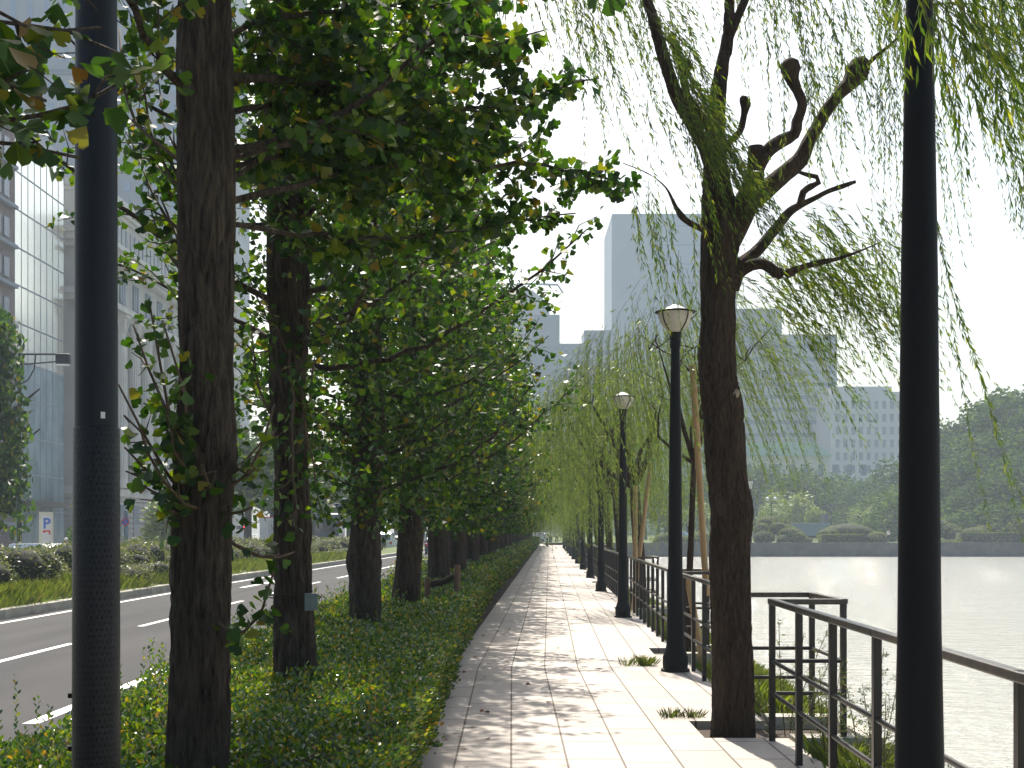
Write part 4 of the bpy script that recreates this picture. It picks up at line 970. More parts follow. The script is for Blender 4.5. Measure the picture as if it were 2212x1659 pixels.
# ------------------------------------------------------------------ trees in the middle and far distance
def tree_mesh(seed, leaf, n, ml, shape='round', col=None):
    rs = np.random.RandomState(seed); P_ = []; A = []; NN = []; SS = []
    K = 26
    for i in range(K):
        if shape == 'round': c = rs.normal(size=3); c /= np.linalg.norm(c); c = c * rs.uniform(.25, .72) * np.array([.5, .5, .42]) + np.array([0, 0, .6]); r = rs.uniform(.11, .20)
        elif shape == 'tall': t = i / K; a = i * 2.4; q = .20 * (1 - .75 * t) * rs.uniform(.5, 1.1); c = np.array([math.cos(a) * q, math.sin(a) * q, .22 + .72 * t]); r = rs.uniform(.07, .12)
        else: a = rs.uniform(0, 6.28); q = rs.uniform(0, .42); c = np.array([math.cos(a) * q, math.sin(a) * q, .35 + .5 * rs.random() * (1 - q)]); r = rs.uniform(.12, .2)
        for _ in range(n // K):
            d = rs.normal(size=3); d /= np.linalg.norm(d); P_.append(c + d * r * rs.uniform(.65, 1.08)); A.append(rs.normal(size=3)); NN.append(d + rs.normal(size=3) * .7); SS.append(leaf * rs.uniform(.6, 1.3))
    cr = leaves('crown', P_, A, NN, SS, KITE, ml)
    b = Bag(); b.tube([(0, 0, -.02), (.01, 0, .25), (0, .01, .55), (.01, 0, .8)], [.028, .022, .014, .004], 8)
    for i in range(7):
        a = i * 2.1; b.tube([(0, 0, .28 + .05 * i), (math.cos(a) * .12, math.sin(a) * .12, .42 + .05 * i), (math.cos(a) * .25, math.sin(a) * .25, .5 + .05 * i)], [.012, .008, .003], 5)
    tk = b.build('trunk', M['bark'], None, True)
    e = empty('tree', (0, 0, -50), 'x', 'tree'); cr.parent = e; tk.parent = e; return e
protos = {}
def tree(kind, loc, h, w, label, group, cat='tree', seed=0):
    key = (kind, seed % 3)
    if key not in protos:
        ml = {'wood': M['wood_leaf'], 'pale': M['pale_leaf'], 'street': M['ginkgo'], 'grey': M['wood_leaf'], 'young': M['pale_leaf']}[kind]
        protos[key] = tree_mesh(50 + seed % 3, .05 if kind != 'street' else .035, 2600 if kind != 'street' else 5200, ml, {'wood': 'round', 'pale': 'round', 'street': 'tall', 'grey': 'round', 'young': 'tall'}[kind]); e = protos[key]
    else: e = copy_tree(protos[key])
    e.location = loc; e.scale = (w, w, h); e.rotation_euler = (0, 0, rng.uniform(0, 6.28)); props(e, label, cat, group); return e
# street trees on the far side of the avenue
tree('street', (-23.6, 60, -.4), 12.4, 8.5, 'dark tapering street tree at the left picture edge before the glass building', 'street trees across the avenue')
tree('street', (-26.5, 84, -.4), 7.5, 6, 'smaller hazy street tree just right of the curved arm street light', 'street trees across the avenue', seed=1)
tree('young', (-27.3, 103, -.4), 4.6, 8, 'young pale street tree seen left of the first ginkgo trunk', 'street trees across the avenue', seed=1)
tree('young', (-27.2, 112, -.4), 5.0, 8, 'thin pale street tree behind the no parking sign', 'street trees across the avenue', seed=2)
for i, (Y, h, w) in enumerate([(122, 13, 15), (134, 14, 14), (146, 13, 15), (158, 14, 15), (171, 13, 15), (185, 14, 16), (202, 14, 16), (220, 13, 17)]):
    tree('grey', (-26.5 + rx(Y) * .8, Y, -.4), h, w, ['first', 'second', 'third', 'fourth', 'fifth', 'sixth', 'seventh', 'eighth'][i] + ' hazy round street tree in the row before the columned building', 'hazy street trees before the columned building', seed=i)
for i, (X, Y, h, w) in enumerate([(-9, 205, 11, 14), (-2, 212, 9, 13), (4, 215, 12, 14), (10, 208, 10, 13), (16, 214, 12, 14), (24, 206, 10, 14), (-14, 214, 12, 15), (-18, 205, 11, 14)]):
    tree('grey', (X, Y, -.1), h, w, {-18: 'leftmost', -14: 'second from left', -9: 'third from left', -2: 'fourth from left', 4: 'fifth from left', 10: 'sixth from left', 16: 'seventh from left', 24: 'rightmost'}[X] + ' hazy dark tree closing the far street end', 'trees closing the street end', seed=i)
# pale and dark trees across the moat
for i, (dx, top, Y, w, kind) in enumerate([(1517, 1086, 190, 8, 'pale'), (1700, 1060, 205, 11.5, 'pale'), (1753, 1092, 200, 7, 'pale'), (1905, 1085, 205, 7.5, 'pale'), (1860, 1095, 210, 7, 'pale'), (1672, 1090, 200, 7, 'pale')]):
    p = P(dx, top, Y); tree('pale', (p.x, Y, .2), p.z * 1.02, w, ['pale round tree just left of the big willow trunk across the moat', 'largest sunlit pale tree across the moat, behind the cloud pruned shrub', 'small round pale tree across the moat above the long truck', 'pale round tree left of the nearest lamp post across the moat', 'small pale tree behind the clipped mounds', 'small pale tree left of the largest pale one'][i], 'pale trees across the moat', seed=i)
for i in range(22):
    dx = 1395 + i * 29 + rng.uniform(-8, 8); Y = rng.uniform(225, 275); top = (1035 if i < 8 else 1005 if i < 13 else 1030) + rng.uniform(-18, 22); p = P(dx, top, Y)
    tree('wood', (p.x, Y, .2), p.z, rng.uniform(13, 17), 'hazy dark broadleaf tree, %s from the left in the belt across the moat' % ORD2[i], 'hazy tree belt across the moat', seed=i)
# wooded slope on the right
M['hill'] = mk('shaded_undergrowth', (.03, .05, .015), (.015, .025, .01), .3, .95)
def hill(x, y): return max(0.0, 25.0 * (1 - math.exp(-max(0, x - 58) / 22))) * min(1, max(0, (y - 172) / 34)) + .2
vs = []; fs = []; nx, ny = 24, 7
for j in range(ny):
    for i in range(nx):
        x = 62 + i * 9; y = 170 + j * 9; vs.append((x, y, hill(x, y) + .02))
for j in range(ny - 1):
    for i in range(nx - 1): a = j * nx + i; fs.append((a, a + 1, a + nx + 1, a + nx))
me = bpy.data.meshes.new('hillside'); me.from_pydata(vs, [], fs); me.update(); me.shade_smooth(); o = link('hillside', me, M['hill']); o['kind'] = 'structure'
q = 0
for row, yb in enumerate([175, 181, 187, 194, 202, 211, 221]):
    for i in range(12):
        x = (57 if row > 1 else 64) + i * 8.5 + (row % 2) * 4 + rng.uniform(-1.5, 1.5)
        h = rng.uniform(9.5, 12.5) * (1 if row else .8); 
        if x < 72: h *= .82
        tree('wood', (x, yb + rng.uniform(-2, 2), hill(x, yb) - 2.6), h, rng.uniform(15, 19), 'dense round tree on the wooded slope at the right across the moat', 'trees of the wooded slope', seed=q); q += 1

# ------------------------------------------------------------------ far bank: wall, hedges, pruned shrubs
wl = Bag(); wl.b2(4.5, 300, 159.6, 160.8, -2.4, .30)
o = wl.build('moat_wall', M['moatwall']); props(o, 'dark stone retaining wall along the far side of the moat', 'wall')
def clipped(name, blobs, label, cat='clipped shrub', group=None):
    core = Bag(); P_ = []; A = []; NN = []; SS = []
    for c, r, boxy in blobs:
        if boxy: core.box((c[0], c[1], c[2]), (r[0] * 2, r[1] * 2, r[2] * 2))
        else: core.blob(c, r, c[0], .1, 1.5, 20, 12)
        area = (r[0] + r[1] + r[2]) ** 2 * 1.5; n = int(min(1600, 60 * area))
        for _ in range(n):
            d = rng.normal(size=3); d /= np.linalg.norm(d)
            if boxy: d = d / np.max(np.abs(d)) * (1 + .02 * rng.normal())
            else: d = d * (1 + .035 * rng.normal())
            P_.append(np.array(c) + d * np.array(r)); A.append(d * .5 + rng.normal(size=3) * .6); NN.append(d + rng.normal(size=3) * .3); SS.append(.17 * rng.uniform(.6, 1.2))
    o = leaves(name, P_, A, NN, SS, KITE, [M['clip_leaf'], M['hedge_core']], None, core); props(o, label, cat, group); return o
def mound(dx, dy0, dy1, w, Y=168, d=None, boxy=False):
    a = P(dx, dy0, Y); b = P(dx, dy1, Y); r = (w / 2.16 * Y / F / 2, d or w / 2.16 * Y / F / 2.5, (a.z - b.z) / 2); return ((a.x, Y, (a.z + b.z) / 2), r, boxy)
clipped('clipped_shrub', [mound(1663, 1116, 1150, 60), mound(1645, 1130, 1160, 36, 166), mound(1680, 1128, 1155, 36, 166), mound(1700, 1133, 1160, 40, 167), mound(1650, 1147, 1178, 44, 165), mound(1618, 1124, 1150, 34), mound(1688, 1122, 1150, 40)], 'tall cloud pruned shrub of many round balls right of the big willow')
clipped('clipped_shrub', [mound(1705, 1140, 1168, 52, 165), mound(1725, 1150, 1180, 36, 164), mound(1692, 1156, 1178, 30, 164), mound(1742, 1160, 1178, 24, 164)], 'lower cloud pruned shrub in front of the long truck')
clipped('clipped_shrub', [mound(1830, 1132, 1172, 110, 170), mound(1795, 1142, 1168, 60, 169), mound(1880, 1148, 1170, 60, 171)], 'broad olive clipped mound beside the truck cab')
clipped('clipped_hedge', [mound(1820, 1155, 1180, 96, 165, 1.2, True)], 'long low boxy hedge below the olive mound', 'clipped hedge')
clipped('clipped_shrub', [mound(1895, 1150, 1178, 50, 164)], 'bright green rounded clipped bush left of the nearest lamp post')
clipped('clipped_shrub', [mound(2020, 1120, 1155, 60, 170), mound(2050, 1132, 1165, 50, 169), mound(2000, 1138, 1170, 40, 168), mound(2066, 1142, 1166, 34, 168)], 'stepped clipped shrub just right of the nearest lamp post')
clipped('clipped_shrub', [mound(2150, 1133, 1156, 100, 171), mound(2110, 1140, 1160, 60, 170)], 'wide flat clipped mound toward the right edge')
clipped('clipped_hedge', [mound(2140, 1151, 1182, 136, 164, 1.2, True)], 'long boxy dark hedge at the far right above the moat wall', 'clipped hedge')
clipped('clipped_shrub', [mound(2208, 1125, 1165, 50, 168), mound(2200, 1120, 1145, 36, 170)], 'clipped shrub cut by the right picture edge')
clipped('clipped_shrub', [mound(1512, 1150, 1186, 62, 164), mound(1440, 1152, 1190, 60, 165), mound(1475, 1158, 1190, 50, 165)], 'dark rounded clipped shrubs left of the big willow trunk')
clipped('clipped_hedge', [mound(2040, 1170, 1180, 110, 163, .6, True)], 'thin low hedge strip right of the nearest lamp post', 'clipped hedge')

# old style lantern and globe lamps across the moat
p = P(1621, 1030, 166); t = empty('street_lamp', (p.x, 166, .2), 'old style lantern lamp on a thin post across the moat, right of the big willow', 'street lamp'); hz = p.z - .2
Bag().lathe((0, 0, 0), [(.22, 0), (.2, .5), (.1, .7), (.08, hz - 1.6), (.12, hz - 1.5)], 12).build('post', M['black_metal'], t, True)
Bag().lathe((0, 0, 0), [(.16, hz - 1.5), (.34, hz - .55)], 6).build('lantern_glass', M['lampclear'], t)
Bag().lathe((0, 0, 0), [(.42, hz - .55), (.2, hz - .3), (.05, hz - .1), (.03, hz + .35)], 6).build('lantern_cap', M['black_metal'], t)
for i in range(4):
    a = i * math.pi / 2; Bag().tube([(.18 * math.cos(a), .18 * math.sin(a), hz - 1.5), (.37 * math.cos(a), .37 * math.sin(a), hz - .55)], .03, 5).build('lantern_rib', M['black_metal'], t)
p = P(1666, 1078, 180); t = empty('street_lamp', (p.x, 180, .2), 'thin far lamp post carrying two white globes across the moat', 'street lamp')
Bag().tube([(0, 0, 0), (0, 0, p.z - .6)], .07, 8).build('post', M['black_metal'], t, True)
for s_ in (-1, 1):
    Bag().tube([(0, 0, p.z - .7), (s_ * .3, 0, p.z - .75), (s_ * .52, 0, p.z - .45)], .045, 6).build('arm', M['black_metal'], t, True)
    Bag().blob((s_ * .52, 0, p.z - .18), (.27, .27, .27), 0, 0).build('globe', M['lampclear'], t, True)

# ------------------------------------------------------------------ buildings
def windows(parent, name, m, spots, w, h, d, ax='front'):
    """one pane block per opening, at most 100 of them as parts"""
    base = None; st = Bag()
    for i, (x, y, z) in enumerate(spots):
        if i >= 96: st.box((x, y, z), (w, d, h) if ax == 'front' else (d, w, h)); continue
        if base is None: base = Bag().box((0, 0, 0), (w, d, h) if ax == 'front' else (d, w, h)).build(name, m, parent); o = base
        else: o = base.copy(); COL.objects.link(o); o.parent = parent
        o.location = (x, y, z)
    if st.n: o = st.build(name, m, parent); o['kind'] = 'stuff'
# glass fronted office block
GX, GY0, GY1, GH = -50.0, 130.6, 147.0, 42.6
b = empty('office_building', (0, 0, 0), 'office block with a gridded glass wall, cream blinds above and a blue grey reflection tinted into the glass below', 'building')
Bag().b2(GX - 22, GX, GY0, GY1, -.4, GH).build('wall', M['concrete'], b)
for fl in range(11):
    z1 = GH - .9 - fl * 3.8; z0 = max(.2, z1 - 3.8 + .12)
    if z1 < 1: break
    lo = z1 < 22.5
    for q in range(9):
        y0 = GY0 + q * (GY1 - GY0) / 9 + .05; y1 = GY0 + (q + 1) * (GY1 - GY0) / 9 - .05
        Bag().b2(GX + .01, GX + .10, y0, y1, z0, z1).build('glass_panel', M['glaze_reflection'] if lo and not (fl == 5 and q > 6) else M['blind'], b)  # lower panels carry the reflection as a blue grey tint
ml_ = Bag()
for q in range(10): y = GY0 + q * (GY1 - GY0) / 9; ml_.b2(GX + .005, GX + .13, y - .03, y + .03, 0, GH)
for fl in range(12): z = GH - .9 - fl * 3.8; ml_.b2(GX + .006, GX + .125, GY0, GY1, z - .05, z + .10)
ml_.build('mullion', M['concrete2'], b)
Bag().b2(GX + .3, GX + 1.4, GY0 + 3, GY1 - 3, 4.2, 4.8).build('canopy', M['bronze'], b)
Bag().b2(GX - 22.2, GX + .15, GY0 - .1, GY1 + .05, GH - .1, GH + .8).build('parapet', M['concrete'], b)
# dark brick neighbour
b = empty('brick_building', (0, 0, 0), 'dark brick building with grey balcony bands at the extreme left edge', 'building')
Bag().b2(-72, -49.2, 112, 130.5, -.4, 47).build('wall', M['brickb'], b)
sp_ = [(-49.16, 113.6 + q * 2.1, 4 + fl * 3.9) for fl in range(11) for q in range(8)]
windows(b, 'window', M['glassdark'], sp_, 1.3, 1.9, .14, 'side')
for fl in range(11): Bag().b2(-49.2, -48.7, 112.2, 130.3, 2.2 + fl * 3.9, 2.55 + fl * 3.9).build('balcony_band', M['concrete2'], b)
# columned stone building
CX_, CY0, CY1, CH = -48.0, 151.0, 236.0, 42.8
b = empty('columned_building', (0, 0, 0), 'grey stone building with a row of tall Corinthian columns, attic windows and heavy cornice', 'building')
Bag().b2(CX_ - 24, CX_ - 1.6, CY0 + .6, CY1, -.4, 36).build('wall', M['stone'], b)
Bag().b2(CX_ - 23.5, CX_ - 1.2, CY0 + .2, CY1 + .3, 36.0, 40.8).build('attic', M['stone'], b)
for z0, z1, out_ in ((34.4, 35.0, .5), (35.0, 35.8, 1.2), (35.8, 36.4, 1.7), (28.2, 28.9, .3), (28.9, 29.6, .9), (6.0, 6.9, .5), (40.8, 41.3, .0), (41.3, 42.1, .4)):
    Bag().b2(CX_ - 24 - out_, CX_ + out_ - 1, CY0 - out_ * .8, CY1 + out_, z0, z1).build('cornice', M['stone2'], b)
d_ = Bag(); y = CY0
while y < CY1: d_.b2(CX_ + .2, CX_ + .62, y, y + .35, 34.0, 34.39); y += .8
y = CY0
while y < CY1: d_.b2(CX_ - .7, CX_ - .35, y, y + .55, 42.1, 42.9); y += 1.15
d_.b2(CX_ - .72, CX_ - .34, CY0, CY1, 41.9, 42.12).b2(CX_ + .19, CX_ + .63, CY0, CY1, 34.36, 34.402).build('cornice', M['stone2'], b)
windows(b, 'attic_window', M['glassdark'], [(CX_ - 1.16, CY0 + 2.2 + q * 1.9, 38.4) for q in range(44)], .75, 3.0, .14, 'side')
windows(b, 'window', M['glassdark'], [(CX_ - .9, CY0 + 3.2 + q * 5.8 + s_ * .85, 31.8) for q in range(14) for s_ in (-1, 0, 1)], .62, 3.3, .2, 'side')
fr = Bag(); fr.b2(CX_ - 1.55, CX_ - 1.0, CY0 + .3, CY1, 29.6, 34.4); fr.build('frieze', M['stone'], b)
windows(b, 'window', M['glassdark'], [(CX_ - 1.55, CY0 + 3.2 + q * 5.8, z) for q in range(14) for z in (11, 16.5, 22)], 2.2, 4.0, .12, 'side')
cm = None
for q in range(15):
    cprof = [(1.05, 0), (1.05, .5), (.85, .9), (.85, 1.0), (.70, 19.3)]
    if cm is None:
        cm = Bag(); n_s = 32; vs = []; fs = []
        for (r, z) in [(1.05, 0), (1.05, .5), (.87, .9), (.86, 1.1), (.84, 8), (.72, 19.2)]:
            for k_ in range(n_s * 2):
                a = math.pi * k_ / n_s; rr = r * (1 if (k_ % 4) < 2 or z < 1 else .93); vs.append((rr * math.cos(a), rr * math.sin(a), z))
        m2 = n_s * 2
        for i in range(5):
            for k_ in range(m2): k2 = (k_ + 1) % m2; fs.append((i * m2 + k_, i * m2 + k2, (i + 1) * m2 + k2, (i + 1) * m2 + k_))
        cm.add(vs, fs); o = cm.build('column', M['stone2'], b)
        cap = Bag().lathe((0, 0, 0), [(.74, 19.2), (.84, 19.25), (.74, 19.35), (.80, 19.9), (.98, 20.1), (.80, 20.15), (.88, 20.7), (1.1, 20.95)], 16); cap.box((0, 0, 21.1), (2.1, 2.1, .26))
        for i in range(8):
            a = i * math.pi / 4; cap.tube([(.78 * math.cos(a), .78 * math.sin(a), 19.4), (.95 * math.cos(a), .95 * math.sin(a), 20.2), (1.12 * math.cos(a), 1.12 * math.sin(a), 20.8)], [.09, .12, .05], 5)
        c2 = cap.build('capital', M['stone2'], o)
    else:
        o2 = o.copy(); COL.objects.link(o2); o2.parent = b; c3 = c2.copy(); COL.objects.link(c3); c3.parent = o2; o2.location = (CX_ - .3, CY0 + .3 + q * 5.8, 7.0); continue
    o.location = (CX_ - .3, CY0 + .3 + q * 5.8, 7.0)
jt = Bag()
for i in range(9): jt.b2(CX_ - 24.1, CX_ - .9, CY0 - .05, CY1, i * .68 + .05, i * .68 + .60)
jt.build('rusticated_base', M['stone'], b)
windows(b, 'ground_window', M['glassdark'], [(CX_ - .88, CY0 + 3.2 + q * 5.8, 3.0) for q in range(14)], 2.3, 4.0, .14, 'side')
# tall tower behind
TY, TX0, TX1, TH = 262.0, -128.0, -60.0, 136.0
b = empty('office_tower', (0, 0, 0), 'very tall pale tower with small square windows behind the columned building', 'building')
Bag().b2(TX0, TX1, TY, TY + 40, -.4, 92.8).build('wall', M['concrete'], b)
Bag().b2(TX0 + .5, TX1 - .5, TY + .5, TY + 40, 92.8, TH).build('upper_wall', M['concrete'], b)
Bag().b2(TX0 - .3, TX1 + .3, TY - .3, TY + 40, 92.3, 93.3).build('ledge', M['concrete2'], b)
cols = [-100.6 + 3.03 * i for i in range(12)]; cols = [c for c in cols if c < TX1 - 1] + [-103.6]
sp_ = [(x, TY, 89.8 - r_ * 3.95) for r_ in range(13) for x in cols if True]
windows(b, 'window', mk('pale_blue_window', (.30, .38, .48), (.25, .33, .42), .5, .2, 0, 0, .6), sp_, 1.15, 1.9, .2)
windows(b, 'tall_window', mk('blue_louvre_window', (.26, .33, .43), (.22, .29, .38), .5, .3), [(TX0 + 2 + i * 3.35, TY + .45, 103.5) for i in range(20)] + [(TX0 + 2 + i * 3.35, TY + .45, 124) for i in range(20)], 1.15, 17.0, .25)
# flat blue grey tower in the centre
def block(name, label, dx0, dx1, dtop, Y, depth, m, parts=None):
    a = P(dx0, dtop, Y); c = P(dx1, dtop, Y); b = empty(name, (0, 0, 0), label, 'building'); Bag().b2(a.x, c.x, Y, Y + depth, -.4, a.z).build('wall', m, b); return b, a.x, c.x, a.z
b, x0, x1, zt = block('office_tower', 'large plain blue grey tower behind the second lamp and the willow', 1322, 1592, 462, 520, 45, M['concrete3'])
Bag().b2(x0 - .2, x0 + 14.5, 519.0, 519.98, -.4, zt - .8).build('side_face_lit_tone', M['concrete2'], b)  # lighter grey paints in how the tower's left face catches the light
wm = mk('tower_slot_window', (.06, .10, .17), (.05, .08, .14), .5, .3)
windows(b, 'window', wm, [(x0 + 16.4, 519.9, 93 - i * 3.55) for i in range(24)], 3.0, 1.4, .3)
windows(b, 'window_band', M['concrete2'], [(x1 - 14, 519.9, 97), (x1 - 14, 519.9, 78)], 22, 3.0, .3)
windows(b, 'facade_joint', wm, [((x0 + x1) / 2 + 8, 519.93, 122 - i * 7.5) for i in range(15)], 40, .35, .1)
Bag().b2(x0 + 8, x0 + 40, 530, 545, zt, zt + 2.5).build('plant_room', M['concrete2'], b)
b, x0, x1, zt = block('office_block', 'wide grey block seen through the strands right of the willow trunk', 1560, 1808, 722, 420, 40, M['concrete2'])
windows(b, 'window_band', wm, [((x0 + x1) / 2, 419.95, zt - 4 - i * 4.0) for i in range(13)], (x1 - x0) * .92, 1.3, .12)
Bag().b2(x0, x0 + 20, 425, 450, zt, zt + 9).build('roof_block', M['concrete2'], b)
b, x0, x1, zt = block('office_block', 'pale lower block with a flat roof just left of the nearest lamp post', 1795, 1948, 846, 400, 30, M['concrete'])
Bag().b2(x0 + .5, x0 + 19, 402, 420, zt, zt + 1.8).build('roof_block', M['concrete'], b)
windows(b, 'window', wm, [(x0 + 2 + q * 2.35, 399.95, zt - 4 - i * 3.9) for i in range(9) for q in range(10)], 1.1, 2.4, .14)
b, x0, x1, zt = block('green_roofed_hall', 'low stone hall with a faded green copper roof edge behind the tree belt', 1560, 1790, 985, 330, 26, M['stone'])
r_ = Bag().extrude([(x0 - 1, zt), (x1 + 1, zt), (x1 - 4, zt + 3.4), (x0 + 4, zt + 3.4)], 329, 356, 'y'); r_.build('roof', M['green_roof'], b)
windows(b, 'window', wm, [(x0 + 3 + q * 3.6, 329.95, zt - 3.5 - i * 5) for i in range(3) for q in range(12)], 1.4, 2.8, .14)
b = empty('office_block', (0, 0, 0), 'pale stepped office block with a sloping top rising behind the ginkgo row', 'building')
a = P(1060, 625, 420); c = P(1187, 657, 420); d0 = P(1208, 684, 420); mid = P(1150, 627, 420)
Bag().extrude([(a.x, -.4), (c.x, -.4), (c.x, c.z), (mid.x, mid.z), (a.x, a.z)], 420, 450, 'y').build('wall', M['concrete'], b)
Bag().b2(c.x - 5, d0.x, 416, 440, -.4, d0.z).build('wing', M['concrete2'], b)
windows(b, 'fin', M['concrete3'], [(c.x - 9 + i * 2.2, 415.8, 32) for i in range(9)], 1.0, 56, .5)
cr = Bag(); cr.bar((mid.x - 3, 425, mid.z), (mid.x - 3, 425, mid.z + 3), .5, .5); cr.bar((mid.x - 5, 425, mid.z + 3), (mid.x + 8, 425, mid.z + 2.7), .5, .6); cr.bar((mid.x + 8, 425, mid.z + 2.9), (mid.x + 10, 425, mid.z), .5, .5); cr.build('roof_crane', M['concrete2'], b)
b, x0, x1, zt = block('office_block', 'long low grey block between the stepped block and the central tower', 1205, 1330, 742, 450, 30, M['concrete2'])
windows(b, 'window_band', wm, [((x0 + x1) / 2, 449.95, zt - 3 - i * 4) for i in range(14)], (x1 - x0) * .94, 1.6, .12)
b2x = P(1262, 716, 452).x; b2x1 = P(1326, 716, 452).x; Bag().b2(b2x, b2x1, 453, 470, zt, zt + 5).build('roof_block', M['concrete2'], b)

# ------------------------------------------------------------------ street furniture across the avenue
t = empty('street_light', (-29.0 + 1.0, 75, -.2), 'tall avenue street light with a braced arm and flat head at the left', 'street light'); zz = P(50, 752, 75).z
Bag().tube([(0, 0, 0), (0, 0, 5), (0, 0, zz)], [.16, .12, .08], 10).build('pole', M['pole'], t, True)
al = P(158, 760, 75).x - P(50, 760, 75).x
a_ = Bag(); a_.bar((0, 0, zz - .15), (al * .8, 0, zz - .15), .1, .09); a_.bar((0, 0, zz - .75), (al * .8, 0, zz - .55), .08, .07); a_.tube([(al * .33, 0, zz - .2), (al * .30, 0, zz - 1.0), (al * .18, 0, zz - 1.6), (0, 0, zz - 1.9)], .04, 6); a_.build('arm', M['pole'], t)
Bag().b2(al * .74, al * 1.02, -.22, .22, zz - .72, zz - .12).build('lamp_head', M['pole'], t, bevel=.08)
Bag().b2(al * .76, al * 1.0, -.18, .18, zz - .78, zz - .715).build('lens', M['lampclear'], t)
# parking sign board
p = P(101, 1146, 85); t = empty('parking_sign', (p.x, 85, -.2), 'tall cream parking board with a blue letter P above a red bent arrow', 'sign')
Bag().b2(-.48, .40, -.06, .06, .5, 3.1).build('board', M['signcream'], t)
def text(body, size, m, name, parent, loc, rot=(math.pi / 2, 0, 0)):
    cu = bpy.data.curves.new(name, 'FONT'); cu.body = body; cu.size = size; cu.extrude = .01; cu.offset = .02 * size; cu.align_x = 'CENTER'
    to = bpy.data.objects.new('tmp_text', cu); COL.objects.link(to); bpy.context.view_layer.update()
    me = bpy.data.meshes.new_from_object(to.evaluated_get(bpy.context.evaluated_depsgraph_get())); bpy.data.objects.remove(to); me.name = name
    o = link(name, me, m, parent); o.location = loc; o.rotation_euler = rot; return o
Bag().b2(-.30, .34, -.10, -.062, 1.0, 2.9).build('sign_panel', M['boxwhite'], t)
text('P', .95, M['signblue'], 'letter', t, (.03, -.12, 2.05))
Bag().b2(-.20, .26, -.13, -.105, 1.84, 1.93).b2(.17, .26, -.13, -.105, 1.66, 1.84).b2(-.20, -.05, -.13, -.105, 1.77, 1.84).build('arrow', M['signred'], t)
# no parking sign
p = P(272, 1127, 85); t = empty('no_parking_sign', (p.x, 85, -.2), 'round blue no parking sign with a red ring and slash on a thick post', 'sign')
Bag().tube([(0, .06, 0), (0, .06, p.z + .9)], .14, 10).build('post', M['concrete3'], t, True)
def disc(r, y, m, name, par, r_in=0.0):
    bg_ = Bag(); n = 28
    if r_in: vs = [(rr * math.cos(2 * math.pi * i / n), y, p.z + .2 + rr * math.sin(2 * math.pi * i / n)) for rr in (r, r_in) for i in range(n)]; bg_.add(vs, [(i, (i + 1) % n, n + (i + 1) % n, n + i) for i in range(n)])
    else: bg_.add([(r * math.cos(2 * math.pi * i / n), yy, p.z + .2 + r * math.sin(2 * math.pi * i / n)) for yy in (y, y + .03) for i in range(n)], [tuple(range(n)), tuple(range(2 * n - 1, n - 1, -1))] + [(i, i + n, (i + 1) % n + n, (i + 1) % n) for i in range(n)])
    return bg_.build(name, m, par)
disc(.26, -.14, M['signblue'], 'disc', t); disc(.262, -.146, M['signred'], 'ring', t, .20)
Bag().bar((-.14, -.148, p.z + .34), (.14, -.148, p.z + .06), .006, .05).build('slash', M['signred'], t)
# traffic signals
k = N('red_signal_glow'); k.b.inputs['Base Color'].default_value = (.6, .02, .02, 1); k.b.inputs['Emission Color'].default_value = (1, .04, .06, 1); k.b.inputs['Emission Strength'].default_value = 3.5; M['redglow'] = k.m
def signal(X, Y, z, label, hl=1.0):
    t = empty('traffic_light', (X, Y, -.2), label, 'traffic light')
    Bag().tube([(2.4, .2, 0), (2.4, .2, z + .6), (0, .2, z + .5)], .09, 8).build('pole', M['concrete2'], t, True)
    Bag().b2(-.62 * hl, .62 * hl, -.12, .12, z - .2, z + .2).build('housing', M['black_metal'], t, bevel=.05)
    for i, m in enumerate((M['glassdark'], M['glassdark'], M['redglow'])):
        o = Bag().lathe((0, 0, 0), [(.15, 0), (.14, .03), (.06, .06)], 18).build('signal_lens', m, t, True); o.location = ((-.4 + .4 * i) * hl, -.125, z); o.rotation_euler = (math.pi / 2, 0, 0)
p = P(745, 1093, 100); signal(p.x - .4, 100, p.z + .2, 'traffic light showing red, just left of the third ginkgo trunk')
p = P(529, 1139, 160); signal(p.x - .4, 160, p.z + .2, 'tiny far traffic light showing red, left of the white box truck')

